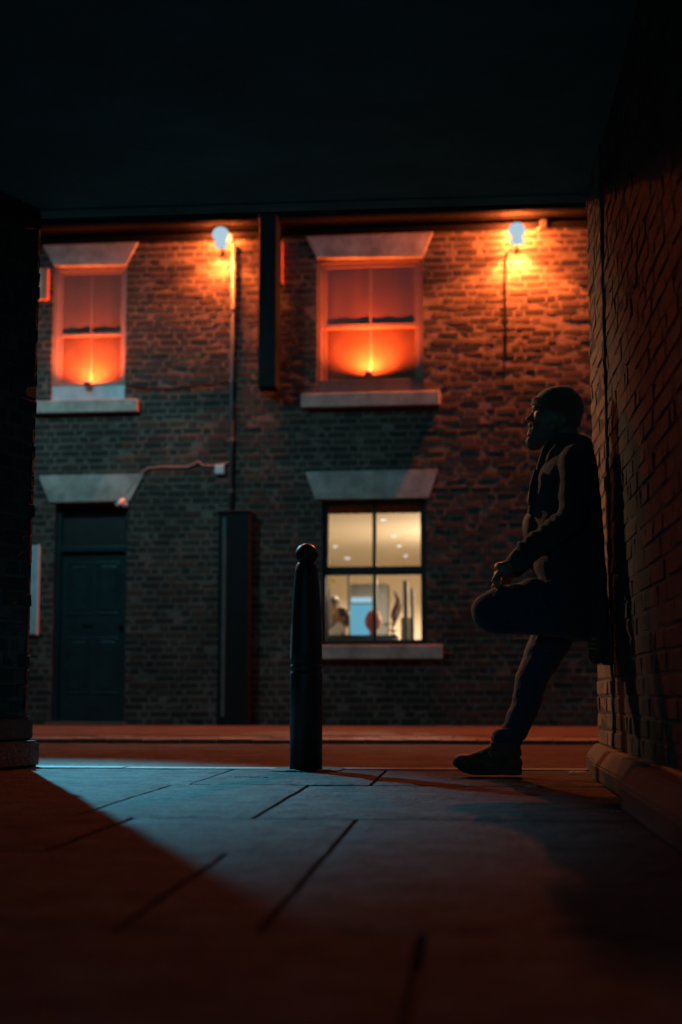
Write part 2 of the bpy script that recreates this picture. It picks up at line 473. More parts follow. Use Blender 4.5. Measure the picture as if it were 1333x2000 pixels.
# ceiling of the passage
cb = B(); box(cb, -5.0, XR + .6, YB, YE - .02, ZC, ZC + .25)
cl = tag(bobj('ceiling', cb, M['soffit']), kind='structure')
nb_ = B(); box(nb_, -26, 26, 6.75, YE - .0, ZC + .26, 6.8); box(nb_, -26, 26, YB, YB + .25, ZC + .26, 6.8); box(nb_, -26, -25.7, YB + .26, 6.74, 0, 6.8); box(nb_, 25.7, 26, YB + .26, 6.74, 0, 6.8); box(nb_, -26, 26, YB, YE, 6.81, 7.0)
box(nb_, -25.7, -10.7, 6.77, YE, 0, ZC + .25); box(nb_, 7.0, 25.7, 6.77, YE, 0, ZC + .25)
tag(bobj('building_above_passage', nb_, M['near_brick']), 'brick storey of the building that spans the passage overhead', 'building')
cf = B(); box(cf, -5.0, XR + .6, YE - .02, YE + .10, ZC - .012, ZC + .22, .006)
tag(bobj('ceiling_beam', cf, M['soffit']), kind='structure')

# ------------------------------------------------------------------ right wall of the passage with its pier and plinth
rw = empty('brick_wall', (XR, 4.0, 0))
tag(rw, 'sooty brick passage wall the bearded man leans back against', 'wall')
XM = .014; YP = 6.36          # main face stands back from the pier face by XM; the pier is YP..YE
ptm = lambda u, n, z: (XM - n, u - 4.0, z)
ptp = lambda u, n, z: (-n, u - 4.0, z)
pte = lambda u, n, z: (u, YE - 4.0 + n, z)
V, F = bricks(YB, YP, .125, ZC, [], ptm, 3, jit=.0018, relief=.004, bev=.004)
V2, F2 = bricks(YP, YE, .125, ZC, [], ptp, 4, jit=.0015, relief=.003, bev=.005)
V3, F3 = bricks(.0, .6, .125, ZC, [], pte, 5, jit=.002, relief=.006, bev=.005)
obj('brickwork', V, F, M['near_brick'], rw)
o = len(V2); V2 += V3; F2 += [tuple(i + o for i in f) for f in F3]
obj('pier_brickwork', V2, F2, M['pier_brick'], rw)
mb = B(); box(mb, XM, XM + .4, YB - 4, YP - 4, 0, ZC); box(mb, .0, XM + .4, YP - 4, YE - 4, 0, ZC + .0)
box(mb, XM + .4, XM + 6, YE - 4.25, YE - 4.0, 0, 5.6)
bobj('mortar', mb, M['near_mortar'], rw)
def plinth(bm, y0, y1, x_out, z_top, cham, x_in):
    """chamfered plinth stone running along the wall: sits out from the wall to x_out"""
    pr = [(x_in, 0), (x_out, 0), (x_out, z_top - cham), (x_out + cham * .75, z_top), (x_in, z_top)]
    vs = [[bm.verts.new((p[0], yy - 4.0, p[1])) for p in pr] for yy in (y0, y1)]
    for k in range(5):
        k2 = (k + 1) % 5
        bm.faces.new((vs[0][k], vs[0][k2], vs[1][k2], vs[1][k]))
    bm.faces.new(vs[0]); bm.faces.new(vs[1][::-1])
pb = B()
plinth(pb, 6.72, YE + .04, -.060, .125, .055, .02)
plinth(pb, 6.36, 6.715, -.075, .125, .055, .02)
plinth(pb, 4.72, 6.34, -.095, .125, .060, .10)
plinth(pb, 3.0, 4.69, -.150, .135, .060, .10)
plinth(pb, 1.2, 2.99, -.152, .135, .060, .10)
plinth(pb, YB, 1.19, -.150, .135, .060, .10)
bmesh.ops.bevel(pb, geom=pb.edges[:], offset=.006, segments=2, affect='EDGES')
bobj('plinth', pb, M['plinth'], rw)

# ------------------------------------------------------------------ left pier of the passage opening, the passage widens behind it
XW = -4.6
lw = empty('brick_wall', (XL, 4.0, 0))
tag(lw, 'unlit rough brick pier at the edge of the passage beside the street', 'wall')
SPL = .36
ptl = lambda u, n, z: (n - (YE - u) * SPL, u - 4.0, z)
ptf = lambda u, n, z: (u, YE - 4.0 + n, z)
ptk = lambda u, n, z: (u - .47 * SPL, 6.55 - 4.0 - n, z)
V, F = [], []
for vv, ff in (bricks(6.55, YE, .26, ZC, [], ptl, 8, jit=.003, relief=.006, bev=.006), bricks(XW - XL, .0, .26, ZC, [], ptf, 9, jit=.003, relief=.006, bev=.006), bricks(XW - XL, .0, .26, ZC, [], ptk, 10, jit=.004, relief=.008, bev=.006)):
    o = len(V); V += vv; F += [tuple(i + o for i in f) for f in ff]
obj('brickwork', V, F, M['near_brick'], lw)
mb = B(); 
vs = [[mb.verts.new((x_, y_ - 4, z_)) for x_, y_ in ((XW - XL, 6.55), (-.47 * SPL, 6.55), (0, YE), (XW - XL, YE))] for z_ in (0, ZC)]
mb.faces.new(vs[0][::-1]); mb.faces.new(vs[1])
for k in range(4): mb.faces.new((vs[0][k], vs[0][(k + 1) % 4], vs[1][(k + 1) % 4], vs[1][k]))
box(mb, -8, XW - XL, YE - 4.25, YE - 4.0, 0, 5.6)
bobj('mortar', mb, M['near_mortar'], lw)
pb = B()
for ex, za_, zb_ in ((.055, 0, .13), (.028, .131, .25)):
    vs = [[pb.verts.new((x_, y_ - 4, z_)) for x_, y_ in ((XW - XL, 6.55 - ex), (-.47 * SPL + ex, 6.55 - ex), (ex, YE + ex), (XW - XL, YE + ex))] for z_ in (za_, zb_)]
    pb.faces.new(vs[0][::-1]); pb.faces.new(vs[1])
    for k in range(4): pb.faces.new((vs[0][k], vs[0][(k + 1) % 4], vs[1][(k + 1) % 4], vs[1][k]))
bmesh.ops.bevel(pb, geom=pb.edges[:], offset=.012, segments=2, affect='EDGES')
bobj('plinth', pb, M['near_brick'], lw)
sw = empty('brick_wall', (XW, 2.0, 0))
tag(sw, 'dark side wall of the passage behind the unlit pier, out in the shadow', 'wall')
pts_ = lambda u, n, z: (n, u - 2.0, z)
V, F = bricks(YB, 6.5, .2, ZC, [], pts_, 12, jit=.003, relief=.006, bev=.006)
obj('brickwork', V, F, M['near_brick'], sw)
mb = B(); box(mb, -.3, 0, YB - 2, 6.54 - 2, 0, ZC); bobj('mortar', mb, M['near_mortar'], sw)

# ================================================================== THE BUILDING OPPOSITE
bd = empty('brick_building', FO, FA)
tag(bd, 'two storey dark brick building across the road with sash windows', 'building')
def rect(px0, px1, py0, py1, depth=0.0):
    a = fac(px0, (py0 + py1) / 2, depth); b = fac(px1, (py0 + py1) / 2, depth)
    xm = (px0 + px1) / 2
    return (a.x, b.x, fac(xm, py1, depth).z, fac(xm, py0, depth).z)
O_UL = rect(103, 246, 518, 784); O_UM = rect(620, 827, 502, 769); O_LM = rect(629, 833, 975, 1260)
O_DR = rect(103, 247, 979, 1416); O_DR = (O_DR[0], O_DR[1], 0.0, O_DR[3])
OPS = [O_UL, O_UM, O_LM, O_DR]
HB = 5.70; BX0, BX1 = -10.0, 7.0
ptb = lambda u, n, z: (u, -n, z)
V, F = bricks(BX0, BX1, 0.0, HB, OPS, ptb, 21, bh=.064, gap=.017, relief=.003, jit=.0016, bev=.005)
wall_V, wall_F = holed_wall(BX0, BX1, -.1, HB, OPS, ptb, .24)
wl = obj('wall', wall_V, wall_F, M['facade_mortar'], bd)
obj('brickwork', V, F, M['facade_brick'], wl)
wb = B(); box(wb, BX0, BX0 + .24, .24, 10.2, -.1, HB); box(wb, BX1 - .24, BX1, .24, 10.2, -.1, HB); box(wb, BX0, BX1, 10.2, 10.4, -.1, HB)
bobj('side_wall', wb, M['facade_brick'], bd)
rb = B()
rp = [(-.12, HB + .02), (5.2, HB + 3.2), (10.7, HB), (10.7, HB - .1), (-.12, HB - .06)]
vs = [[rb.verts.new((xx, p[0], p[1] + .12)) for p in rp] for xx in (BX0 - .2, BX1 + .2)]
for k in range(5):
    k2 = (k + 1) % 5; rb.faces.new((vs[0][k], vs[0][k2], vs[1][k2], vs[1][k]))
rb.faces.new(vs[0]); rb.faces.new(vs[1][::-1])
rf = bobj('roof', rb, M['roof'], bd)
gb = B()
prof = [(-.06 * math.cos(a) - .30, -.055 * math.sin(a) + HB + .10) for a in [math.pi * k / 8 for k in range(9)]]
inn = [(p[0] * .97 - .009, p[1] + .012) for p in prof[::-1]]
loop = prof + [(-.17, HB + .065), ] + inn
vs = [[gb.verts.new((xx, p[0] + .11, p[1] - .0)) for p in prof] for xx in (BX0, BX1)]
for k in range(8): gb.faces.new((vs[0][k], vs[0][k + 1], vs[1][k + 1], vs[1][k]))
bobj('gutter', gb, M['gutter'], rf)
fb = B(); box(fb, BX0, BX1, -.05, -.012, HB - .07, HB + .0)
bobj('fascia', fb, M['gutter'], rf)

# stone dressings
def lintel(tl, tr, br, bl_):
    bm = B(); c = [fac(*tl), fac(*tr), fac(*br), fac(*bl_)]
    vs = [[bm.verts.new((p.x, yy, p.z)) for p in c] for yy in (-.030, .12)]
    bm.faces.new(vs[0]); bm.faces.new(vs[1][::-1])
    for k in range(4): bm.faces.new((vs[0][k], vs[1][k], vs[1][(k + 1) % 4], vs[0][(k + 1) % 4]))
    bmesh.ops.bevel(bm, geom=bm.edges[:], offset=.006, segments=2, affect='EDGES')
    return bobj('lintel', bm, M['limestone'], bd)
lintel((82, 476), (273, 472), (248, 518), (107, 520))
lintel((595, 457), (848, 451), (827, 502), (620, 505))
lintel((597, 922), (857, 917), (838, 973), (617, 976))
lintel((77, 929), (283, 926), (255, 979), (98, 982))
def sill(px0, px1, py0, py1, out=.06):
    a = rect(px0, px1, py0, py1)
    bm = B(); box(bm, a[0], a[1], -out, .16, a[2], a[3], .008)
    return bobj('sill', bm, M['limestone'], bd)
sill(68, 272, 784, 808, .10); sill(590, 860, 769, 796, .10); sill(604, 865, 1260, 1287, .065)

# windows
def sash_window(op, frame_m, rail_py, rail_px, gl, parent_label, rail=0.0, yy=.09, mull=.022, stile=.05, panel=0.0):
    x0, x1, z0, z1 = op; z0 = z0 + panel
    wn = empty('window', (0, 0, 0), parent=bd)
    zr = fac(rail_px, rail_py, yy).z; xm = (x0 + x1) / 2
    bm = B()
    f = .045
    box(bm, x0, x0 + f, yy - .03, yy + .08, z0, z1, .003); box(bm, x1 - f, x1, yy - .03, yy + .08, z0, z1, .003)
    box(bm, x0 + f, x1 - f, yy - .03, yy + .08, z1 - f, z1, .003); box(bm, x0 + f, x1 - f, yy - .035, yy + .08, z0, z0 + f * 1.1, .003)
    bobj('frame', bm, frame_m, wn)
    # upper sash (outer), lower sash (set back)
    for nm, a, b, yo in (('sash', zr - .025 - rail, z1 - f, .0), ('sash', z0 + f, zr + .02 + rail, .035)):
        s = B(); X0, X1 = x0 + f + .002, x1 - f - .002
        y0, y1 = yy + yo, yy + yo + .032
        box(s, X0, X0 + stile, y0, y1, a, b, .003); box(s, X1 - stile, X1, y0, y1, a, b, .003)
        tk, bk = (stile * .9, stile + rail * 1.9) if yo == 0 else (stile * .9 + rail * 1.9, stile)
        box(s, X0 + stile, X1 - stile, y0, y1, b - tk, b, .003); box(s, X0 + stile, X1 - stile, y0, y1, a, a + bk, .003)
        box(s, xm - mull / 2, xm + mull / 2, y0 + .004, y1 - .004, a + stile, b - stile * .9, .002)
        bobj('sash', s, frame_m, wn)
        g = B(); box(g, X0 + stile - .004, X1 - stile + .004, y0 + .010, y0 + .014, a + .02, b - .02)
        bobj('pane', g, M['glass'], wn)
    return wn, zr, xm
wu, zru, xu = sash_window(O_UM, M['red_lit_white'], 636, 723, None, '', panel=0.0)
wlft, zrl, xl = sash_window(O_UL, M['red_lit_white'], 653, 176, None, '', mull=.016, stile=.035, panel=fac(176, 754, 0).z - O_UL[2])
wd, zrd, xd = sash_window(O_LM, M['black_paint'], 1114, 730, None, '', mull=.045, stile=.02, panel=0.0, rail=.028)
# blinds behind the two upstairs windows: an upper and a lower length with a dark slot between
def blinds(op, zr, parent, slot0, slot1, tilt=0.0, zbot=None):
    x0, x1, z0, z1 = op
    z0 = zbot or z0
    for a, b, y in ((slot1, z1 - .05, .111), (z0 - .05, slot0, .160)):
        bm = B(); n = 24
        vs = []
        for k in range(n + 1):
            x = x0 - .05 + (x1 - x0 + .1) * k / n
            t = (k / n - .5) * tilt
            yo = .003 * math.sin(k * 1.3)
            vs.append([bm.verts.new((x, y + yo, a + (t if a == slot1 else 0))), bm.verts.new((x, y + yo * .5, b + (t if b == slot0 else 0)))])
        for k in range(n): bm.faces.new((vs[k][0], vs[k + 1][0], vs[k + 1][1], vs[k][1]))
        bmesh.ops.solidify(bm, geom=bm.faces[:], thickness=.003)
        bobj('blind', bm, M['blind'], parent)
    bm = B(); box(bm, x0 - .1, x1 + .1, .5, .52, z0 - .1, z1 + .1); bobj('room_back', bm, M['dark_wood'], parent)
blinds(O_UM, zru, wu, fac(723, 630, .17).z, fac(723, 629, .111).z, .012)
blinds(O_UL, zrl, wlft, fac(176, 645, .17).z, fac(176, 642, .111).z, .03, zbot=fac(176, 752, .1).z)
# bottom boards of the two openings
a = rect(102, 245, 755, 784)
bm = B(); box(bm, O_UL[0], O_UL[1], .035, .12, O_UL[2], fac(176, 754, .03).z, .004); bobj('bottom_board', bm, M['pale_board'], wlft)  # teal streetlight on this board is put into its pale colour
bm = B(); box(bm, O_UM[0], O_UM[1], .02, .058, O_UM[2], fac(723, 741, .03).z, .006); bobj('bottom_board', bm, M['sillwood'], wu)

# door
dr = empty('door', (0, 0, 0), parent=bd)
x0, x1, z0, z1 = O_DR; yd = .16
bm = B(); f = .05
box(bm, x0, x0 + f, yd - .05, yd + .06, z0, z1, .003); box(bm, x1 - f, x1, yd - .05, yd + .06, z0, z1, .003); box(bm, x0 + f, x1 - f, yd - .05, yd + .06, z1 - f, z1, .003)
zt = fac(176, 1078, yd).z
box(bm, x0 + f, x1 - f, yd - .05, yd + .06, zt, zt + .06, .004)
bobj('frame', bm, M['door_paint'], dr)
bm = B(); box(bm, x0 + f, x1 - f, yd + .01, yd + .016, zt + .06, z1 - f); bobj('fanlight_pane', bm, M['black_paint'], dr)
bm = B(); box(bm, x0 + f + .003, x1 - f - .003, yd, yd + .045, .02, zt - .003, .002)
lf = bobj('door_leaf', bm, M['door_paint'], dr)
W_ = (x1 - x0 - 2 * f); xm = (x0 + x1) / 2
zz = [fac(176, q, yd).z for q in (1098, 1200, 1245, 1355)]
for xa_, xb_ in ((x0 + f + .07, xm - .035), (xm + .035, x1 - f - .07)):
    for za_, zb_ in ((zz[1], zz[0]), (zz[3], zz[2])):
        bm = B()
        for (p, q, r_, s) in ((xa_, xb_, zb_ - .02, zb_), (xa_, xb_, za_, za_ + .02), (xa_, xa_ + .02, za_ + .02, zb_ - .02), (xb_ - .02, xb_, za_ + .02, zb_ - .02)):
            box(bm, p, q, yd - .012, yd + .001, r_, s, .004)
        box(bm, xa_ + .045, xb_ - .045, yd - .008, yd + .001, za_ + .045, zb_ - .045, .007)
        bobj('panel', bm, M['door_paint'], lf)
bm = B(); box(bm, xm - .12, xm + .0, yd - .014, yd + .001, fac(176, 1222, yd).z - .02, fac(176, 1222, yd).z + .02, .004); bobj('letter_plate', bm, M['dark_metal'], lf)
bm = B(); bmesh.ops.create_uvsphere(bm, u_segments=14, v_segments=10, radius=.028, matrix=Matrix.Translation((x1 - f - .05, yd - .035, fac(176, 1222, yd).z)))
bobj('handle', bm, M['dark_metal'], lf, True)
bm = B(); box(bm, x0 - .05, x1 + .05, -.10, .2, -.05, .035, .01); bobj('door_step', bm, M['plinth'], bd)

# room behind the ground floor window
CZ = 2.56; RX0, RX1, RY = xd - 1.1, xd + 1.6, 9.6
RX0 = O_LM[0] - 1.0; RX1 = O_LM[1] + 1.7
def bx(name, m, parent, *a, bev=0.0):
    bm = B(); box(bm, *a, bev); return bobj(name, bm, m, parent)
rm = empty('room', parent=bd)
bx('room_ceiling', M['room_ceiling'], rm, RX0, RX1, .24, RY, CZ, CZ + .08)
bx('room_floor', M['room_floor'], rm, RX0, RX1, .24, RY, -.08, .0)
bx('room_wall', M['room_wall'], rm, RX0, RX1, RY, RY + .1, 0, CZ)
bx('room_wall', M['room_grey'], rm, RX0 - .1, RX0, .24, RY, 0, CZ)
bx('room_wall', M['room_wall'], rm, RX1, RX1 + .1, .24, RY, 0, CZ)
lining = holed_wall(RX0, RX1, 0, CZ, [O_LM], lambda u, n, z: (u, .25 - n, z), .012)
obj('room_lining', lining[0], lining[1], M['room_wall'], rm)
pl = rect(632, 830, 984, 1003, .23); 
bm = B(); n = 60; vs = []
for k in range(n + 1):
    x = O_LM[0] + .01 + (O_LM[1] - O_LM[0] - .02) * k / n
    y = .215 + .008 * math.sin(k * 1.1) + .004 * math.sin(k * .43)
    vs.append([bm.verts.new((x, y, fac(730, 1003, .21).z)), bm.verts.new((x, y, O_LM[3]))])
for k in range(n): bm.faces.new((vs[k][0], vs[k + 1][0], vs[k + 1][1], vs[k][1]))
bobj('pelmet', bm, M['pelmet'], wd)

# ------------------------------------------------------------------ lamps on the facade
def spot(name, loc, aim, energy, color, size, blend=.3, radius=.04, parent=None):
    d = bpy.data.lights.new(name, 'SPOT'); d.energy = energy; d.color = color; d.spot_size = R(size); d.spot_blend = blend; d.shadow_soft_size = radius
    o = bpy.data.objects.new(name, d); o.location = loc
    o.rotation_euler = Vector(aim).to_track_quat('-Z', 'Y').to_euler()
    return link(o, parent)
def point(name, loc, energy, color, radius=.05, parent=None):
    d = bpy.data.lights.new(name, 'POINT'); d.energy = energy; d.color = color; d.shadow_soft_size = radius
    o = bpy.data.objects.new(name, d); o.location = loc
    return link(o, parent)
def fworld(v): return FO + FR @ Vector(v)
def wall_lamp(px, py, label, e_spot, e_glow, out=.17, sensor=True, size=142):
    c = fac(px, py, -out)
    t = empty('wall_lamp', fworld((c.x, 0, c.z)), FA); tag(t, label, 'wall lamp', 'lit wall lamps under the eaves')
    y = -out
    bm = B(); bmesh.ops.create_uvsphere(bm, u_segments=28, v_segments=18, radius=.098, matrix=Matrix.Translation((0, y - .02, .055)) @ Matrix.Diagonal((1, .9, .92, 1)))
    gl_ = bobj('lamp_globe', bm, M['lamp_glow'], t, True)
    bm = B(); lathe(bm, [(.05, -.095), (.072, -.088), (.076, -.05), (.06, -.02), (.06, .0)], 20, (0, y)); bobj('lamp_neck', bm, M['lamp_glow'], t, True)
    bm = B(); tube(bm, [(0, -.005, -.10), (0, y * .4, -.10), (0, y * .75, -.095)], .011, 10); bobj('bracket', bm, M['dark_metal'], t, True)
    bm = B(); box(bm, -.03, .03, -.018, -.002, -.15, -.09, .004); bobj('back_plate', bm, M['dark_metal'], t)
    if sensor:
        bm = B(); box(bm, .10, .135, y - .02, y + .03, -.045, .045, .006); box(bm, .05, .105, y - .004, y + .012, -.012, .006, .002); bobj('sensor', bm, M['plastic_white'], t)
    spot('lamp_light', (0, y, -.13), (0, -.12, -1), e_spot, ORANGE, size, .35, .05, t)
    point('lamp_halo', (0, y - .02, .05), e_glow, ORANGE, .06, t)
    for ch in t.children:
        if ch.name.startswith(('lamp_globe', 'lamp_neck')): ch.visible_shadow = False      # the diffuser lets its own lamp's light through
    return t
wall_lamp(432, 468, 'round lit wall lamp at the top of the thin downpipe', 330, 250, out=.13)
wall_lamp(1010, 460, 'round lit wall lamp high on the brickwork with a bare cable below', 850, 430, out=.14, sensor=False)
wall_lamp(-560, 470, 'third wall lamp of the row, farther along the building past the door', 140, 30, sensor=False, size=150)

def sill_lamp(px, py, label, e, depth, s=1.0):
    c = fac(px, py, depth)
    t = empty('sill_lamp', fworld((c.x, c.y, c.z)), FA); tag(t, label, 'uplight', 'small uplights on the upstairs sills')
    bm = B(); lathe(bm, [(.028 * s, -.045), (.042 * s, -.04), (.046 * s, .0), (.040 * s, .004), (.038 * s, -.006)], 20); bobj('cup', bm, M['red_brown'], t, True)
    bm = B(); lathe(bm, [(.037 * s, -.004), (.036 * s, .010), (.020 * s, .016)], 20); bobj('lens', bm, M['tealight_glow'], t, True)
    spot('sill_light', (0, 0, .02), (0, .30, 1), e, (1.0, .15, .028), 164, .7, .02, t)
    return t
sl = sill_lamp(720, 727, 'small glowing uplight centred under the wide upstairs window', 330, -.05)
sl2 = sill_lamp(171, 747, 'small dark cased uplight on the teal-lit board of the narrow upstairs window', 250, -.05)

# ------------------------------------------------------------------ things fixed to the facade
def fthing(name, px, py, label, cat, depth=0.0, group=None):
    c = fac(px, py, depth); t = empty(name, fworld((c.x, 0, c.z)), FA); tag(t, label, cat, group); return t, c
def fl(px, py, c, depth=0.0):
    p = fac(px, py, depth); return (p.x - c.x, p.y, p.z - c.z)
# thin downpipe
c = fac(455, 740); t = empty('downpipe', fworld((c.x, 0, 0)), FA); tag(t, 'thin grey downpipe running from the left wall lamp down into the tall duct', 'pipe')
zt, zb_ = fac(456, 478).z, fac(455, 1006).z
bm = B(); tube(bm, [(.0, -.045, zt), (.0, -.045, fac(455, 745).z), (0, -.045, zb_ - .04)], .021, 12); bobj('pipe', bm, M['pipe'], t, True)
for py in (610, 745, 860, 960):
    z = fac(455, py).z
    bm = B(); tube(bm, [(0, -.045, z - .022), (0, -.045, z + .022)], .028, 12); box(bm, -.045, .045, -.02, .012, z - .012, z + .012, .002); bobj('clip', bm, M['pipe'], t)
# tall duct / cabinet
t, c = fthing('service_duct', 460, 1200, 'tall dark metal service duct standing against the wall between door and window', 'duct')
a = rect(430, 492, 1005, 1412); 
bm = B(); box(bm, a[0] - c.x, a[1] - c.x, -.15, -.012, .0 - c.z, a[3] - c.z, .012); bobj('casing', bm, M['dark_metal'], t)
bm = B(); box(bm, a[0] - c.x + .05, a[0] - c.x + .09, -.162, -.149, .1 - c.z, a[3] - c.z - .05, .004); bobj('rib', bm, M['pipe'], t)
bm = B(); box(bm, a[0] - c.x - .012, a[1] - c.x + .012, -.165, -.013, a[3] - c.z + .001, a[3] - c.z + .03, .006); bobj('cap', bm, M['dark_metal'], t)
# projecting dark sign box upstairs
t, c = fthing('hanging_sign', 532, 600, 'tall unlit black box sign projecting from the wall upstairs', 'sign')
a = rect(514, 549, 437, 768)
bm = B(); box(bm, a[0] - c.x, a[1] - c.x, -.34, -.05, a[2] - c.z, a[3] - c.z, .012); bobj('sign_box', bm, M['dark_metal'], t)
for zc_ in (a[2] - c.z + .25, a[3] - c.z - .25):
    bm = B(); box(bm, a[0] - c.x + .06, a[1] - c.x - .06, -.051, -.004, zc_ - .03, zc_ + .03, .004); bobj('bracket', bm, M['dark_metal'], t)
t, c = fthing('red_glow_strip', 551, 515, 'narrow upright red strip standing in for the glow beside the black box sign', 'strip')  # thin red glow beside the sign, built as a red-coloured strip
a = rect(546, 553, 475, 556, -.03)
bm = B(); box(bm, a[0] - c.x, a[1] - c.x, -.10, -.012, a[2] - c.z, a[3] - c.z, .004); bobj('strip_body', bm, M['alarm_red'], t)
bm = B(); box(bm, a[0] - c.x - .002, a[1] - c.x + .002, -.105, -.011, a[2] - c.z - .02, a[2] - c.z - .001, .002); bobj('strip_cap', bm, M['dark_metal'], t)
# alarm box
t, c = fthing('alarm_box', 79, 558, 'cream alarm box with an orange red end beside the narrow upstairs window', 'alarm box')
a = rect(56, 85, 527, 588); b = rect(85, 98, 527, 588)
bm = B(); box(bm, a[0] - c.x, a[1] - c.x, -.07, -.011, a[2] - c.z, a[3] - c.z, .01); bobj('box_body', bm, M['alarm_face'], t)
bm = B(); box(bm, b[0] - c.x + .001, b[1] - c.x, -.068, -.011, b[2] - c.z, b[3] - c.z, .01); bobj('box_end', bm, M['alarm_red'], t)
# notice panel beside the door
t, c = fthing('notice_panel', 58, 1150, 'pale blue-white notice panel on the bricks left of the door', 'notice board')
a = rect(20, 75, 1066, 1239)
bm = B(); box(bm, a[0] - c.x, a[1] - c.x, -.05, -.011, a[2] - c.z, a[3] - c.z, .006); bobj('panel_board', bm, M['sign_glow'] if False else M['pale_board'], t)
bm = B(); box(bm, a[1] - c.x + .001, a[1] - c.x + .022, -.056, -.011, a[2] - c.z - .01, a[3] - c.z + .01, .004); bobj('edge_trim', bm, M['plastic_white'], t)
# cctv camera
t, c = fthing('security_camera', 241, 983, 'small white security camera at the right end of the door lintel', 'camera')
bm = B(); tube(bm, [(-.035, -.15, -.045), (.03, -.09, .03)], .026, 14); bobj('camera_body', bm, M['plastic_white'], t, True)
bm = B(); tube(bm, [(.03, -.004, -.02), (.03, -.05, -.02), (.02, -.09, .0)], .010, 8); box(bm, .0, .06, -.012 - .02, -.03, -.05, .01, .003); bobj('bracket', bm, M['plastic_white'], t)
# junction box and cable
t, c = fthing('junction_box', 431, 918, 'small white junction box on the wall left of the downpipe', 'junction box')
bm = B(); box(bm, -.055, .055, -.06, -.01, -.055, .055, .006); bobj('box_body', bm, M['plastic_white'], t)
bm = B(); box(bm, -.045, .045, -.065, -.0605, -.045, .045, .002); bobj('lid', bm, M['plastic_white'], t)
t, c = fthing('wall_cable', 340, 912, 'reddish cable looping from the door lintel along the bricks to the junction box', 'cable')
pp = [(246, 965), (262, 945), (275, 925), (290, 914), (320, 912), (366, 912), (378, 907), (388, 901), (396, 909), (410, 910), (430, 909), (446, 904)]
bm = B(); tube(bm, [fl(p[0], p[1], c, -.022) for p in pp], .011, 8); bobj('cable', bm, M['cable'], t, True)
t, c = fthing('lamp_cable', 989, 590, 'thin dark cable hanging straight down the bricks from the right wall lamp', 'cable')
bm = B(); tube(bm, [fl(px_, py_, c, -.02) for px_, py_ in ((1003, 478), (990, 492), (988, 560), (989, 640), (988, 705))], .009, 8); bobj('cable', bm, M['dark_metal'], t, True)
t, c = fthing('sensor_box', 1062, 440, 'small brownish sensor box under the eaves right of the right wall lamp', 'sensor')
bm = B(); box(bm, -.04, .04, -.07, -.01, -.05, .05, .01); bobj('box_body', bm, M['dark_wood'], t)
bm = B(); tube(bm, [(-.04, -.05, -.04), (-.08, -.04, -.07)], .010, 8); bobj('sensor_eye', bm, M['cable'], t)
t, c = fthing('wire', 340, 757, 'thin dark wire sagging over the bricks right of the narrow upstairs window', 'cable')
bm = B(); tube(bm, [fl(px_, py_, c, -.02) for px_, py_ in ((247, 753), (290, 759), (340, 758), (400, 752), (447, 745))], .010, 8); bobj('wire', bm, M['dark_metal'], t, True)

# ------------------------------------------------------------------ inside the ground floor room
def rthing(name, px, py, depth, label, cat, group=None, z=None):
    c = fac(px, py, depth); zz_ = 0.0 if z is None else z
    t = empty(name, fworld((c.x, c.y, zz_)), FA); tag(t, label, cat, group)
    return t, Vector((c.x, c.y, zz_))
lights_px = [(749, 1016, 'round ceiling downlight nearest the window pane top'), (769, 1048, 'second downlight of the right hand row in the lit room'),
             (780, 1067, 'third downlight of the right hand row in the lit room'), (793, 1086, 'farthest downlight of the right hand row in the lit room'),
             (655, 1068, 'downlight over the left pane, the nearer of its two'), (679, 1091, 'downlight over the left pane, the deeper of its two')]
for i, (px, py, lb) in enumerate(lights_px):
    c = facz(px, py, CZ - .012)
    t = empty('ceiling_downlight', fworld(c), FA); tag(t, lb, 'ceiling light', 'downlights in the lit room')
    dpt = c.y + 15.9; rr = (5.2 if i in (0, 5) else 4.2) * dpt / FPX
    bm = B(); lathe(bm, [(rr, .0), (rr, .006)], 20); bobj('diffuser', bm, M['spot_glow'], t)
    bm = B(); lathe(bm, [(rr * 1.25, .006), (rr * 1.25, .0118)], 20); bobj('trim_ring', bm, M['plastic_white'], t)
    if i in (1, 5): spot('downlight', (0, 0, -.02), (0, 0, -1), 1100, (1.0, .78, .55), 160, .5, .06, t)
# added fill light for the room, shaped as a pendant lamp out of view
t = empty('fill_pendant', fworld((O_LM[1] + .9, 3.5, 2.05)), FA); tag(t, 'added warm pendant, unseen fill lamp for the room beyond the window edge', 'pendant lamp')
bm = B(); lathe(bm, [(.16, -.08), (.15, .0), (.05, .12), (.02, .16)], 24); bobj('shade', bm, M['paper'], t, True)
bm = B(); tube(bm, [(0, 0, .15), (0, 0, CZ - 2.05 - .005)], .006, 6); bobj('cord', bm, M['dark_metal'], t)
point('fill_light', (0, 0, -.16), 560, (1.0, .76, .52), .12, t)

DT = .95
def rb_(name, m, t, c, px0, px1, py0, py1, dep, thick, bev=.0):
    a = rect(px0, px1, py0, py1, dep)
    bm = B(); box(bm, a[0] - c.x, a[1] - c.x, dep - c.y, dep - c.y + thick, a[2] - c.z, a[3] - c.z, bev); return bobj(name, bm, m, t)
# counter
t, c = rthing('counter', 705, 1240, .55, 'long dark counter just inside the ground floor window', 'counter')
a = rect(636, 776, 1240, 1247, .45)
bm = B(); box(bm, a[0] - c.x, a[1] - c.x, -.08, .30, a[2], a[3], .006); bobj('counter_top', bm, M['dark_wood'], t)
bm = B(); box(bm, a[0] - c.x + .06, a[1] - c.x - .06, .0, .22, .0, a[2] - .001, .004); bobj('counter_body', bm, M['mid_wood'], t)
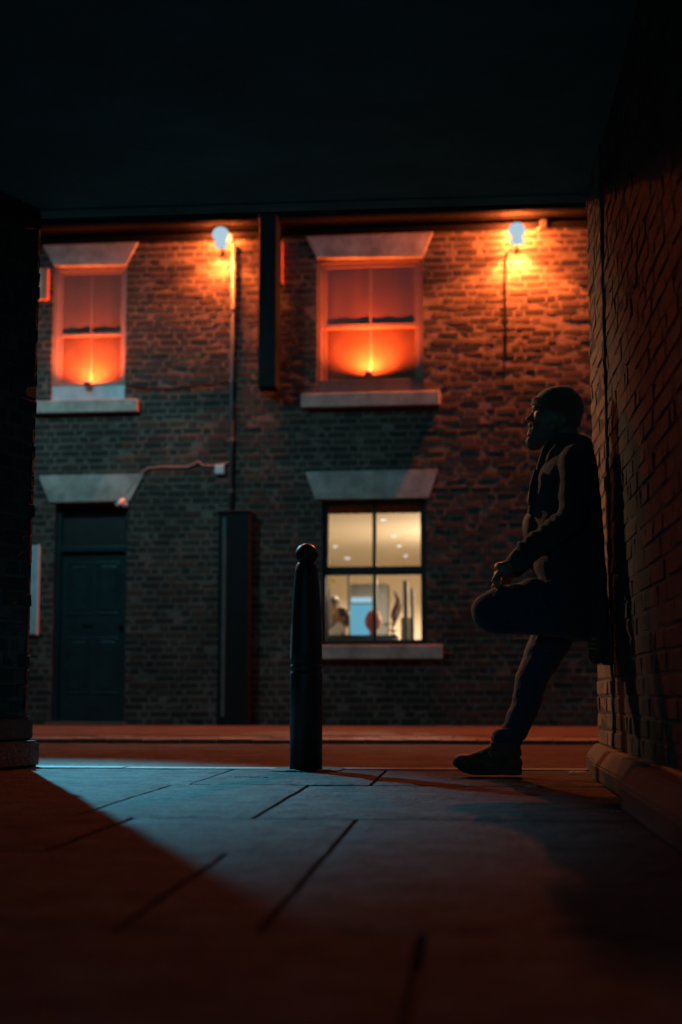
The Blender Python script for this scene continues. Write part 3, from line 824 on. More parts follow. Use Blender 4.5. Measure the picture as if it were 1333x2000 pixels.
# tall cupboard and drinks fridge
t, c = rthing('tall_cupboard', 722, 1200, 6.0, 'tall dark cupboard behind the glowing blue fridge', 'cupboard')
a = rect(684, 757, 1140, 1240, 6.0)
bm = B(); box(bm, a[0] - c.x, a[1] - c.x, .0, .55, .0, a[3], .01); bobj('carcass', bm, M['dark_wood'], t)
bm = B(); box(bm, a[0] - c.x + .03, 0, -.02, -.001, .1, a[3] - .05, .005); box(bm, .01, a[1] - c.x - .03, -.02, -.001, .1, a[3] - .05, .005); bobj('doors', bm, M['dark_wood'], t)
t, c = rthing('drinks_fridge', 706, 1200, 4.6, 'drinks fridge glowing pale blue inside the lit room', 'fridge')
a = rect(683, 729, 1163, 1240, 4.6)
bm = B(); box(bm, a[0] - c.x, a[1] - c.x, .03, .6, .0, a[3], .01); bobj('fridge_body', bm, M['dark_metal'], t)
b = rect(685, 727, 1180, 1228, 4.6); bm = B(); box(bm, b[0] - c.x, b[1] - c.x, .0, .028, .25, b[3], .004); bobj('lit_door', bm, M['screen_glow'], t)
b = rect(686, 726, 1167, 1177, 4.6); bm = B(); box(bm, b[0] - c.x, b[1] - c.x, .0, .028, b[2], b[3], .004); bobj('lit_header', bm, M['screen_band'], t)
# post
t, c = rthing('room_post', 681, 1180, 2.6, 'slim dark post standing in the lit room left of the fridge', 'post')
a = rect(679.5, 684, 1121, 1240, 2.6)
bm = B(); box(bm, a[0] - c.x, a[1] - c.x, .0, .05, .0, a[3], .004); bobj('post', bm, M['dark_wood'], t)
bm = B(); box(bm, a[0] - c.x - .03, a[1] - c.x + .03, -.03, .08, .0, .02, .004); bobj('foot', bm, M['dark_wood'], t)
# dark hanging rails / screen panels
for px0, px1, py0, lb in ((788, 797, 1134, 'taller dark upright board at the right side of the lit room'), (802.5, 809, 1149, 'shorter dark upright board at the right side of the lit room')):
    t, c = rthing('upright_board', (px0 + px1) / 2, 1200, 1.6, lb, 'board', 'dark boards in the lit room')
    a = rect(px0, px1, py0, 1244, 1.6)
    bm = B(); box(bm, a[0] - c.x, a[1] - c.x, .0, .04, .05, a[3], .004)
    bobj('board', bm, M['dark_wood'], t)
    bm = B(); box(bm, a[0] - c.x - .02, a[1] - c.x + .02, -.1, .14, .0, .049, .004); bobj('foot', bm, M['dark_wood'], t)
t, c = rthing('side_cabinet', 800, 1200, 2.0, 'low grey cabinet between the dark boards in the lit room', 'cabinet')
a = rect(783, 805, 1205, 1244, 2.0)
bm = B(); box(bm, a[0] - c.x, a[1] - c.x, .0, .4, .0, a[3], .01); bobj('cabinet_body', bm, M['mid_wood'], t)
bm = B(); box(bm, a[0] - c.x + .01, a[1] - c.x - .01, -.015, -.001, .05, a[3] - .03, .004); bobj('cabinet_door', bm, M['mid_wood'], t)
# driftwood sculpture on its stand
t, c = rthing('driftwood_sculpture', 768, 1235, .95, 'curved horn shaped driftwood sculpture standing by the right window pane', 'sculpture')
g_ = lambda px, py: (lambda p: (p.x - c.x, p.y - c.y, p.z))(fac(px, py, .95))
path = [g_(*p) for p in ((769, 1153), (773, 1161), (778, 1171), (777, 1181), (771, 1193), (768, 1204), (770, 1215), (767, 1226), (764, 1233))]
bm = B(); tube(bm, path, [.004, .014, .026, .034, .036, .03, .02, .014, .010], 10); bobj('horn', bm, M['driftwood'], t, True)
bm = B(); tube(bm, [g_(*p) for p in ((786, 1178), (782, 1190), (776, 1205), (770, 1222))], [.005, .014, .018, .010], 8); bobj('prong', bm, M['driftwood'], t, True)
zt_ = g_(764, 1233)[2]
bm = B(); lathe(bm, [(.16, 0), (.16, .02), (.02, .03), (.018, zt_), (.06, zt_ + .004), (.06, zt_ + .014)], 16); bobj('stand', bm, M['dark_wood'], t)
bm = B(); tube(bm, [g_(749, 1220), g_(765, 1218)], .012, 8); bobj('crossbar', bm, M['mid_wood'], t)
# yellow flowers top left of the lower pane
t, c = rthing('wall_flowers', 645, 1133, 2.2, 'small yellow flower bunch on the wall behind the seated people', 'flowers', z=None)
zf = fac(645, 1133, 2.2).z
bm = B()
for k in range(14):
    bmesh.ops.create_icosphere(bm, subdivisions=1, radius=.022, matrix=Matrix.Translation((rnd.uniform(-.07, .07), rnd.uniform(-.03, .03), zf + rnd.uniform(-.09, .09))))
bobj('blossom', bm, M['yellow_flower'], t)
bm = B(); lathe(bm, [(.06, 0), (.06, .02), (.012, .03), (.012, zf - .05)], 12); bobj('stand', bm, M['dark_wood'], t)

# seated people
def seated(px, py, depth, label, shirt, hair, face_az, hair_scale=1.0, glasses=False, head_r=.098, back=False, lean=0.0):
    hc = fac(px, py, depth); wc = fworld(hc)
    t = empty('person', (wc.x, wc.y, 0), FA + face_az); tag(t, label, 'person', 'people sitting in the lit room')
    H = hc.z     # head centre height; person faces local -y
    sh = H - .30; hip = H - .74
    prim = [('e', (0, 0, H), (.073, .092, .112), (lean, 0, 0)), ('e', (0, -.03, H - .055), (.055, .062, .06), (0, 0, 0)), ('c', (0, .01, H - .08), .052, (0, .03, sh + .06), .058),
            ('c', (0, -.088, H - .005), .010, (0, -.102, H - .028), .015), ('e', (.075, .005, H - .01), (.012, .02, .032), (0, 0, 0)), ('e', (-.075, .005, H - .01), (.012, .02, .032), (0, 0, 0)),
            ('e', (0, .03, sh - .05), (.165, .10, .13), (0, 0, 0)), ('e', (0, .03, sh - .28), (.14, .10, .2), (0, 0, 0)), ('e', (0, .03, hip), (.15, .12, .10), (0, 0, 0))]
    arms = []
    for s in (-1, 1):
        e_ = (s * .24, -.08, sh - .28); h_ = (s * .10, -.30, sh - .26)
        arms += [('c', (s * .17, .03, sh), .05, e_, .042), ('c', e_, .04, h_, .028)]
        prim += [('c', (s * .17, .03, sh), .042, e_, .035), ('c', e_, .034, h_, .024), ('e', (s * .09, -.35, sh - .255), (.035, .05, .018), (0, 0, 0))]
        for f_ in range(4): prim.append(('c', (s * .09 + (f_ - 1.5) * .018, -.38, sh - .255), .009, (s * .09 + (f_ - 1.5) * .02, -.42, sh - .275), .008))
        prim.append(('c', (s * .06, -.35, sh - .25), .011, (s * .04, -.39, sh - .25), .009))
        kn = (s * .11, -.40, hip); ft = (s * .11, -.40, .08)
        prim += [('c', (s * .09, 0, hip), .08, kn, .055), ('c', kn, .052, ft, .036), ('c', ft, .036, (s * .11, -.54, .035), .03)]
    blob('body', prim, .008, M['skin'], t, 4)
    tor = [('l', [((0, .03, hip - .10), .13, .10), ((0, .03, hip), .165, .13), ((0, .03, hip + .2), .155, .12), ((0, .03, sh - .08), .19, .12), ((0, .03, sh + .02), .17, .09), ((0, .02, sh + .08), .075, .07)])] + arms
    blob('jumper', tor, .010, shirt, t, 6)
    leg = []
    for s in (-1, 1): leg += [('c', (s * .09, 0, hip), .09, (s * .11, -.40, hip), .065), ('c', (s * .11, -.40, hip), .062, (s * .11, -.40, .12), .048)]
    blob('trousers', leg, .012, M['dark_knit'], t, 4)
    hp = [('e', (0, .02, H + .025), (.084 * hair_scale, .098 * hair_scale, .105 * hair_scale), (0, 0, 0)), ('e', (0, .045, H - .03), (.078 * hair_scale, .07 * hair_scale, .09 * hair_scale), (0, 0, 0))]
    if back: hp.append(('e', (0, .05, H + .0), (.10, .085, .115), (0, 0, 0)))
    blob('hair', hp, .007, hair, t, 2, disp=lambda p, n: .004 * noise.noise(p * 40), cut=[((0, -.062, H + .04), Vector((0, -1, -.9)).normalized())])
    for s in (-1, 1):
        bm = B(); bmesh.ops.create_uvsphere(bm, u_segments=10, v_segments=8, radius=.012, matrix=Matrix.Translation((s * .031, -.077, H + .006))); bobj('eye', bm, M['paper'], t, True)
    if glasses:
        bm = B()
        for s in (-1, 1):
            tube(bm, [(s * .033 + .024 * math.cos(a), -.098, H + .006 + .02 * math.sin(a)) for a in [2 * math.pi * k / 14 for k in range(15)]], .003, 6)
            tube(bm, [(s * .057, -.098, H + .01), (s * .078, .0, H + .01)], .003, 6)
        bobj('glasses', bm, M['black_paint'], t)
    # stool
    st = empty('stool', (wc.x, wc.y, 0), FA + face_az); tag(st, 'plain stool under the ' + label.split(' person')[0].split(' with')[0], 'stool', 'stools in the lit room')
    bm = B(); lathe(bm, [(.16, hip - .15), (.17, hip - .14), (.17, hip - .115), (.16, hip - .105)], 20, (0, .02)); bobj('seat', bm, M['dark_wood'], st)
    for a in range(4):
        q = math.pi / 4 + a * math.pi / 2
        bm = B(); tube(bm, [(.11 * math.cos(q), .02 + .11 * math.sin(q), hip - .15), (.17 * math.cos(q), .02 + .17 * math.sin(q), 0)], .013, 8); bobj('leg', bm, M['dark_wood'], st)
    return t
p1 = seated(666, 1207, 1.05, 'dark haired person with glasses reading beside the left window pane', M['grey_knit'], M['black_hair'], R(-62), .98, True, lean=.15)
p2 = seated(731, 1214, 1.35, 'person with bushy orange red hair seated behind the window mullion', M['dark_knit'], M['red_hair'], R(168), 1.13, back=True)
p3 = seated(650, 1184, 2.4, 'dark haired person farther inside at the left edge of the window', M['dark_knit'], M['black_hair'], R(-40), 1.0)
# tablet / menu the reader holds
t, c = rthing('menu_card', 657, 1233, .62, 'white tilted menu card held by the reading person', 'menu card', z=fac(657, 1233, .62).z)
bm = B(); box(bm, -.10, .10, -.075, .075, -.004, .004, .002)
o_ = bobj('card', bm, M['paper'], t); o_.rotation_euler = (R(60), R(-38), 0)
bm = B(); box(bm, -.085, .085, -.062, .062, -.0065, -.0045, .0); o2 = bobj('card_print', bm, M['pale_board'], t); o2.rotation_euler = (R(60), R(-38), 0)

# ================================================================== STREET LAMP outside the frame (its cold light falls on the slabs and the door)
t = empty('street_lamp', (-5.9, 12.6, 0)); tag(t, 'tall street lamp with a cold white head beyond the left wall', 'street lamp')
bm = B(); lathe(bm, [(.11, 0), (.11, .5), (.07, .6), (.05, 5.2), (.03, 5.4)], 16); bobj('pole', bm, M['dark_metal'], t, True)
bm = B(); tube(bm, [(0, 0, 5.2), (.3, .0, 5.55), (.8, .1, 5.6), (1.25, .2, 5.45)], [.04, .035, .03, .03], 10); bobj('arm', bm, M['dark_metal'], t, True)
bm = B(); lathe(bm, [(.13, 5.30), (.17, 5.34), (.12, 5.44), (.04, 5.48)], 20, (1.32, .2)); bobj('lamp_head', bm, M['dark_metal'], t, True)
bm = B(); lathe(bm, [(.05, 5.25), (.11, 5.28), (.12, 5.299)], 20, (1.32, .2)); bobj('lens', bm, M['spot_glow'], t, True)
SL = Vector((-4.58, 12.8, 5.18))
spot('street_light', SL - Vector((-5.9, 12.6, 0)), Vector((-2.2, 6.45, 0)) - SL, 12000, (.12, .70, 1.0), 27, 1.0, .06, t)
spot('street_light_wash', SL - Vector((-5.9, 12.6, 0)), (0.0, .55, -1), 270, (.38, .84, .95), 150, .9, .08, t)

t = empty('street_lamp', (-5.5, 11.9, 0)); tag(t, 'shorter street lamp with a warm head beyond the left pier', 'street lamp')
bm = B(); lathe(bm, [(.11, 0), (.11, .5), (.06, .6), (.045, 4.5), (.03, 4.7)], 16); bobj('pole', bm, M['dark_metal'], t, True)
bm = B(); tube(bm, [(0, 0, 4.5), (.15, -.05, 4.85), (.35, -.15, 4.9), (.6, -.3, 4.8)], [.035, .03, .03, .03], 10); bobj('arm', bm, M['dark_metal'], t, True)
bm = B(); lathe(bm, [(.13, 4.65), (.17, 4.69), (.12, 4.79), (.04, 4.83)], 20, (.6, -.3)); bobj('lamp_head', bm, M['dark_metal'], t, True)
bm = B(); lathe(bm, [(.05, 4.60), (.11, 4.63), (.12, 4.649)], 20, (.6, -.3)); bobj('lens', bm, M['spot_glow'], t, True)
WL = Vector((-4.9, 11.6, 4.54))
spot('warm_street_light', WL - Vector((-5.5, 11.9, 0)), Vector((.6, 7.45, 1.35)) - WL, 1150, (1.0, .50, .26), 26, .8, .06, t)

# ================================================================== BOLLARD
gc = ground(598, 1504); s_ = gc.y / math.cos(YAW) / FPX * 1.0
s_ = (gc - CO).length / FPX
t = empty('bollard', (gc.x, gc.y, 0)); tag(t, 'tall black cast iron bollard with a ball top and a reddish patch', 'bollard')
zpx = lambda py: max(0.0, atY(598, py, gc.y).z)
prof = [(31.5, 1504), (31.5, 1318), (31.2, 1313), (29.3, 1311), (29.3, 1308), (31.2, 1306), (31.2, 1300), (29.3, 1298), (29.3, 1295), (31, 1293), (30.3, 1260), (28.3, 1200), (25.5, 1150), (23, 1118), (21.5, 1108), (17.5, 1100), (15.5, 1097)]
bm = B(); lathe(bm, [(r * s_, zpx(y_)) for r, y_ in prof], 48); bobj('shaft', bm, M['bollard'], t, True)
bm = B(); zb0 = zpx(1083); bmesh.ops.create_uvsphere(bm, u_segments=36, v_segments=24, radius=22.3 * s_, matrix=Matrix.Translation((0, 0, zb0)) @ Matrix.Diagonal((1, 1, .97, 1))); bobj('ball_top', bm, M['bollard'], t, True)
# reddish patch low on the shaft, facing the street
def shaft_r(z):
    pr = [(r * s_, zpx(y_)) for r, y_ in prof]
    for (r0_, z0_), (r1_, z1_) in zip(pr, pr[1:]):
        if z0_ <= z <= z1_: return r0_ + (r1_ - r0_) * (z - z0_) / max(1e-6, z1_ - z0_)
    return pr[0][0]
bm = B(); za, zb = zpx(1287), zpx(1220); g = []
for i in range(13):
    rr_ = []
    for j in range(12):
        z = za + (zb - za) * j / 11; an = R(168) + R(52) * i / 12
        rr_.append(bm.verts.new(((shaft_r(z) + .0012) * math.cos(an), (shaft_r(z) + .0012) * math.sin(an), z)))
    g.append(rr_)
for i in range(12):
    for j in range(11): bm.faces.new((g[i][j], g[i + 1][j], g[i + 1][j + 1], g[i][j + 1]))
bobj('red_patch', bm, M['red_brown'], t, True)
# broken slab bits round its foot
bm = B()
for k in range(12):
    a = R(rnd.uniform(200, 340)); rr_ = rnd.uniform(.085, .15)
    box(bm, gc.x + rr_ * math.cos(a) - .02, gc.x + rr_ * math.cos(a) + .02 + rnd.uniform(0, .02), gc.y + rr_ * math.sin(a) - .015, gc.y + rr_ * math.sin(a) + .015, -.01, rnd.uniform(.002, .008), .003)
tag(bobj('rubble', bm, M['plinth']), kind='stuff')
# dark patch of bitumen where the bollard was set in
bm = B(); n = 28; ctr = bm.verts.new((gc.x, gc.y + .06, .003)); rg = []
for k in range(n):
    a = 2 * math.pi * k / n; rr_ = 1 + .12 * noise.noise(Vector((math.cos(a) * 2, math.sin(a) * 2, 3)))
    rg.append(bm.verts.new((gc.x + .17 * rr_ * math.copysign(abs(math.cos(a)) ** .5, math.cos(a)), gc.y + .06 + .20 * rr_ * math.copysign(abs(math.sin(a)) ** .6, math.sin(a)), .003)))
for k in range(n): bm.faces.new((ctr, rg[k], rg[(k + 1) % n]))
tag(bobj('pavement_patch', bm, M['joint']), kind='structure')

# litter
def scrap(name, px, py, L, W, ang, m, label, cat):
    g0 = ground(px, py); bm = B(); n = 6; vs = []
    for i in range(n + 1):
        for j in range(3):
            vs.append(bm.verts.new(((i / n - .5) * L * (1 + .1 * (j - 1)), (j / 2 - .5) * W * (1 - .6 * abs(i / n - .5)), .004 + .006 * abs(math.sin(i * 1.4 + j)))))
    for i in range(n):
        for j in range(2): bm.faces.new((vs[i * 3 + j], vs[(i + 1) * 3 + j], vs[(i + 1) * 3 + j + 1], vs[i * 3 + j + 1]))
    bmesh.ops.solidify(bm, geom=bm.faces[:], thickness=.0012)
    o = bobj(name, bm, m); o.location = (g0.x, g0.y, .002); o.rotation_euler = (0, 0, ang); tag(o, label, cat); return o
scrap('paper_scrap', 1128, 1511, .085, .05, .2, M['paper'], 'crumpled white paper scrap on the slabs near the end of the right wall', 'litter')
scrap('paper_scrap', 1035, 1541, .05, .02, -.1, M['paper'], 'tiny pale scrap on the shaded slabs behind the standing boot', 'litter')
scrap('dry_leaf', 1208, 1590, .06, .025, .5, M['cable'], 'small dry leaf lying against the foot of the right wall', 'leaf')
scrap('twig', 490, 1522, .15, .006, -.12, M['cable'], 'thin pale twig on the slabs left of the bollard', 'twig')

# ================================================================== THE MAN
MY = 6.30
def P(px, py, dy=0.0):
    """dy < 0 is nearer the camera; the pixel is read on the plane through the man's middle, so nothing slides sideways"""
    p = atY(px, py, MY); return Vector((p.x, p.y + dy, p.z))
SC = MY / FPX / math.cos(YAW)      # metres per pixel there, about
k_ = lambda v: v * SC
man = empty('person', (P(1080, 1500).x, MY, 0)); man_inv = -Vector(man.location)
tag(man, 'bearded man in beanie, coat, jeans and boots leaning on brick wall, one knee raised', 'person')
def Q(px, py, dy=0.0): return P(px, py, dy) + man_inv
# --- body: head with face, neck, trunk, limbs, hands
HY = 0.0
body = []
body += [('e', Q(1092, 808), (k_(43), .074, k_(44)), (0, 0, 0)),            # cranium
         ('e', Q(1072, 822), (k_(32), .064, k_(38)), (0, R(8), 0)),          # face block
         ('e', Q(1058, 846), (k_(21), .050, k_(17)), (0, 0, 0)),            # jaw
         ('c', Q(1047, 797, -.030), k_(6), Q(1047, 797, .030), k_(6)),      # brow ridge
         ('c', Q(1046, 797, -.012), k_(6.5), Q(1046, 797, .012), k_(6.5)),
         ('c', Q(1044.5, 804), k_(3.6), Q(1035.5, 817), k_(5.0)),               # nose bridge
         ('e', Q(1033.5, 818.5), (k_(6.5), k_(6.5), k_(5)), (0, 0, 0)),         # nose tip
         ('e', Q(1040, 821, -.013), (k_(5), k_(4), k_(4)), (0, 0, 0)), ('e', Q(1040, 821, .013), (k_(5), k_(4), k_(4)), (0, 0, 0)),
         ('e', Q(1054, 816, -.038), (k_(11), k_(9), k_(10)), (0, 0, 0)), ('e', Q(1054, 816, .038), (k_(11), k_(9), k_(10)), (0, 0, 0)),   # cheeks
         ('e', Q(1038.5, 832), (k_(6.5), .022, k_(3.2)), (0, 0, 0)), ('e', Q(1039, 839), (k_(5.5), .020, k_(3)), (0, 0, 0)),     # lips
         ('e', Q(1045, 849), (k_(9), .026, k_(8)), (0, 0, 0)),              # chin
         ('e', Q(1099, 823, -.076), (k_(8), .010, k_(13)), (0, 0, 0)), ('e', Q(1099, 823, .076), (k_(8), .010, k_(13)), (0, 0, 0)),    # ears
         ('c', Q(1102, 835), .056, Q(1112, 885), .064)]                    # neck
body += [('l', [(Q(1120, 1215), .10, .14), (Q(1122, 1160), .115, .155), (Q(1118, 1080), .10, .14), (Q(1112, 990), .115, .165), (Q(1112, 920), .11, .18), (Q(1110, 880), .07, .10)])]
# left arm (near), right arm (far)
SHL, ELL, WRL = Q(1118, 915, -.185), Q(1112, 1022, -.235), Q(1003, 1106, -.17)
SHR, ELR, WRR = Q(1112, 915, .185), Q(1095, 1025, .22), Q(1004, 1112, .05)
for s, e, wr in ((SHL, ELL, WRL), (SHR, ELR, WRR)):
    body += [('c', s, .050, e, .040), ('c', e, .040, wr, .026)]
def hand(prims, wr, side):
    """palm from the wrist, four unequal curled fingers, a thumb off the palm's side"""
    d = (Q(978, 1122) - Q(1003, 1106)).normalized()
    across = Vector((0, 1, 0)); dn = d.cross(across).normalized()
    if dn.z > 0: dn = -dn
    pc = wr + d * .045
    prims.append(('c', wr, .029, pc, .032)); prims.append(('e', pc + d * .012, (.044, .042, .031), (0, R(32), 0)))
    for i, (l1, l2, l3) in enumerate(((.036, .024, .018), (.041, .027, .020), (.038, .026, .019), (.030, .020, .016))):
        b0 = pc + d * .040 + across * ((i - 1.5) * .0195) + dn * -.006
        b1 = b0 + (d * .75 + dn * .55).normalized() * l1
        b2 = b1 + (d * .05 + dn * 1.0).normalized() * l2
        b3 = b2 + (-d * .65 + dn * .75).normalized() * l3
        prims.append(('c', b0 - d * .02, .0118, b1, .0110)); prims.append(('c', b1, .0106, b2, .0098)); prims.append(('c', b2, .0096, b3, .0085))
    t0 = pc - d * .01 + across * (-.034 * side) + dn * .008
    t1 = t0 + (d * .75 + across * (-.5 * side) + dn * .35).normalized() * .036
    t2 = t1 + (d * .8 + dn * .6).normalized() * .028
    prims.append(('c', t0, .015, t1, .012)); prims.append(('c', t1, .0115, t2, .009))
hand(body, WRL, -1); hand(body, WRR, 1)
# legs: left (near) raised with the foot flat on the wall, right (far) standing
HPL, KNL, ANL = Q(1118, 1178, -.085), Q(957, 1189, -.135), Q(1138, 1229, -.10)
HPR, KNR, ANR = Q(1108, 1190, .085), Q(1040, 1325, .09), Q(996, 1458, .095)
body += [('c', HPL, .080, KNL, .052), ('c', KNL, .050, ANL, .036), ('c', HPR, .078, KNR, .052), ('c', KNR, .048, ANR, .036)]
body += [('c', ANL, .034, Q(1163, 1240, -.10), .034), ('c', Q(1163, 1232, -.10), .034, Q(1163, 1284, -.105), .028),
         ('c', ANR, .034, Q(1005, 1495, .095), .032), ('c', Q(1000, 1493, .095), .032, Q(915, 1500, .085), .024)]
blob('body', body, .0042, M['skin'], man, 5)
# eyes
for s in (-1, 1):
    bm = B(); bmesh.ops.create_uvsphere(bm, u_segments=14, v_segments=10, radius=.0115, matrix=Matrix.Translation(Q(1055, 806, s * .031))); bobj('eye', bm, M['eye'], man, True)
# --- beanie with a rolled edge
def knit(p, n):
    a = math.atan2(p.y, p.x - Q(1090, 800).x)
    return .0012 * math.sin(a * 60) + .0025 * noise.noise(p * 14)
bn = [('e', Q(1089.5, 801), (k_(49), .092, k_(47)), (0, R(12), 0)), ('e', Q(1078, 797), (k_(41), .082, k_(35)), (0, R(-10), 0)), ('e', Q(1106, 803), (k_(33.5), .085, k_(43)), (0, R(15), 0)), ('e', Q(1100, 782), (k_(30), .07, k_(27)), (0, 0, 0))]
cutn = Vector((-.45, 0, -1)).normalized()
bo = blob('beanie', bn, .005, M['beanie'], man, 3, disp=knit, cut=[(Q(1050, 797), Vector((-.42, 0, -1)).normalized())])
def roll_path():
    c0, c1 = Q(1043, 790), Q(1129, 829); mid = (c0 + c1) / 2; ax = (c1 - c0) / 2
    return [mid + ax * math.cos(a) + Vector((0, .086 * math.sin(a), 0)) for a in [2 * math.pi * k / 40 for k in range(40)]]
rp_ = roll_path()
blob('beanie_roll', [('c', rp_[i], .0125, rp_[(i + 1) % 40], .0125) for i in range(40)] + [('c', rp_[i] + Vector((.002, 0, .020)), .0115, rp_[(i + 1) % 40] + Vector((.002, 0, .020)), .0115) for i in range(40)], .004, M['beanie'], bo, 3, disp=knit)
# --- beard: body plus many separate hairs
bd_prims = [('e', Q(1047, 848), (k_(17), .047, k_(15)), (0, 0, 0)), ('e', Q(1043, 862), (k_(16), .040, k_(15)), (0, R(-12), 0)), ('e', Q(1066, 850), (k_(22), .062, k_(20)), (0, R(-25), 0)),
            ('e', Q(1080, 836), (k_(19), .073, k_(24)), (0, 0, 0)), ('e', Q(1096, 830), (k_(13), .076, k_(20)), (0, 0, 0)), ('e', Q(1066, 836), (k_(14), .060, k_(16)), (0, 0, 0)), ('e', Q(1038, 868), (k_(10), .026, k_(9)), (0, 0, 0)), ('e', Q(1039.5, 829.5), (k_(7.5), .028, k_(3.6)), (0, R(0), 0)),
            ('c', Q(1041, 831, -.026), k_(3.5), Q(1050, 843, -.036), k_(5)), ('c', Q(1041, 831, .026), k_(3.5), Q(1050, 843, .036), k_(5))]
br = blob('beard', bd_prims, .0042, M['beard'], man, 3, disp=lambda p, n: .0035 * noise.noise(p * 60) + .002 * noise.noise(p * 140))
me = br.data; HV = []; HF = []
rr = random.Random(5); nv = len(me.vertices)
ybot = Q(1040, 880).z; ytop = Q(1040, 826).z
for _ in range(5200):
    v = me.vertices[rr.randrange(nv)]; n = v.normal
    fr = (ytop - v.co.z) / (ytop - ybot)
    if fr < .05: continue
    d = (Vector((-.28, 0, -1)) + n * rr.uniform(.12, .45) + Vector((rr.uniform(-.25, .25), rr.uniform(-.25, .25), rr.uniform(-.1, .1)))).normalized()
    L = rr.uniform(.006, .016) * (.5 + fr * .8); wd_ = .0005
    sd = d.cross(n); 
    if sd.length < .1: continue
    sd.normalize(); o = len(HV); p0 = v.co - n * .002
    HV += [p0 - sd * wd_, p0 + sd * wd_, p0 + d * L * .6 + sd * wd_ * .7, p0 + d * L + d.cross(sd) * .002]
    HF += [(o, o + 1, o + 2), (o, o + 2, o + 3)]
obj('beard_hair', HV, HF, M['beard'], br)
# --- coat
def folds(p, n):
    q = Vector((p.x * 7, p.y * 5, p.z * 10))
    return .008 * noise.noise(q + Vector((3, 1, 7))) + .0035 * noise.noise(q * 2.6)
def sleeve_folds(p): return 0
def ring(py, xf, xb, ry, dy=0.0):
    a, b = Q(xf, py, dy), Q(xb, py, dy); c = (a + b) / 2
    return ((c.x, c.y, c.z), (b.x - a.x) / 2, ry)
coat = [('l', [ring(1243, 1078, 1184, .165), ring(1215, 1062, 1188, .185), ring(1170, 1052, 1187, .195), ring(1110, 1040, 1183, .190), ring(1050, 1040, 1178, .185), ring(990, 1040, 1173, .200), ring(940, 1046, 1168, .215),
                ring(905, 1060, 1164, .205), ring(882, 1072, 1158, .165), ring(866, 1082, 1148, .110), ring(852, 1090, 1139, .085)])]
coat += [('c', SHL + Vector((.0, .0, 0)), .074, ELL, .060), ('c', ELL, .060, WRL + Vector((.045, 0, .035)), .050), ('c', SHR, .072, ELR, .058), ('c', ELR, .058, WRR + Vector((.045, 0, .035)), .044)]
coat += [('c', WRL + Vector((.050, 0, .040)), .046, WRL + Vector((.012, 0, .008)), .040), ('c', WRR + Vector((.05, 0, .04)), .044, WRR + Vector((.012, 0, .008)), .038)]
# bunched folds along the forearm and elbow, skirt over the thigh
fd = WRL - ELL
for i in range(7):
    c0 = ELL + fd * (.05 + i * .125); coat.append(('e', c0 + Vector((-.012, 0, .012)), (.050 - i * .001, .056 - i * .0015, .022), (0, R(52 + rr.uniform(-14, 14)), 0)))
coat += [('c', Q(1095, 1185, -.10), .095, Q(1040, 1172, -.125), .088), ('e', Q(1166, 1215, -.04), (k_(22), .15, k_(45)), (0, 0, 0)), ('c', Q(1110, 1190, -.10), .10, Q(1130, 1210, -.10), .085)]
ct = blob('coat', coat, .0055, M['coat'], man, 5, disp=folds, cut=[(Q(1100, 1247), Vector((0, 0, -1)))])
# lapel edges, placket and hood rolls
hd = []
for dyq, off in ((-.10, 0), (.10, 0)):
    pts = [Q(1100, 858, dyq * .9), Q(1078, 868, dyq * .95), Q(1064, 883, dyq * .9), Q(1057, 903, dyq * .8), Q(1051, 925, dyq * .7), Q(1046, 950, dyq * .6)]
    hd += [('c', pts[i], .017 - i * .001, pts[i + 1], .016 - i * .001) for i in range(5)]
    pts = [Q(1112, 862, dyq * 1.25), Q(1092, 874, dyq * 1.35), Q(1076, 893, dyq * 1.3), Q(1068, 915, dyq * 1.2)]
    hd += [('c', pts[i], .015, pts[i + 1], .014) for i in range(3)]
hd += [('c', Q(1112, 862, -.125), .018, Q(1142, 868, -.08), .022), ('c', Q(1142, 868, -.08), .022, Q(1150, 872, .0), .022), ('c', Q(1150, 872, 0), .022, Q(1142, 868, .08), .022), ('c', Q(1142, 868, .08), .022, Q(1112, 862, .125), .018)]
hd += [('e', Q(1128, 866), (k_(24), .085, k_(14)), (0, R(20), 0))]
blob('hood', hd, .005, M['hood'], man, 4, disp=lambda p, n: .003 * noise.noise(p * 25))
# loose front panels of the open coat
for dyq in (-.075, .065):
    fp_ = [('c', Q(1050, 935, dyq), .014, Q(1041, 965, dyq), .014), ('c', Q(1041, 965, dyq), .014, Q(1036, 1005, dyq), .012), ('c', Q(1053, 945, dyq), .014, Q(1049, 1005, dyq * 1.1), .013), ('c', Q(1058, 945, dyq * 1.3), .013, Q(1058, 1008, dyq * 1.3), .013)]
    blob('coat_front', fp_, .004, M['hood'], ct, 2)
# frayed hem
HV = []; HF = []
for i in range(260):
    x = rr.uniform(1095, 1186); a = rr.uniform(-.16, .05); p0 = Q(x, 1243, a); L = rr.uniform(.004, .028) * (1.6 if 1108 < x < 1140 else .6)
    d = Vector((rr.uniform(-.4, .5), rr.uniform(-.2, .2), -1)).normalized(); o = len(HV); wq = rr.uniform(.0006, .0016)
    HV += [p0 + Vector((-wq, 0, .01)), p0 + Vector((wq, 0, .01)), p0 + d * L]; HF.append((o, o + 1, o + 2))
obj('frayed_hem', HV, HF, M['coat'], ct)
# cuff
blob('cuff', [('c', WRL + Vector((.034, 0, .027)), .048, WRL + Vector((.010, 0, .006)), .045)], .004, M['hood'], ct, 2, disp=lambda p, n: .003 * noise.noise(p * 40))
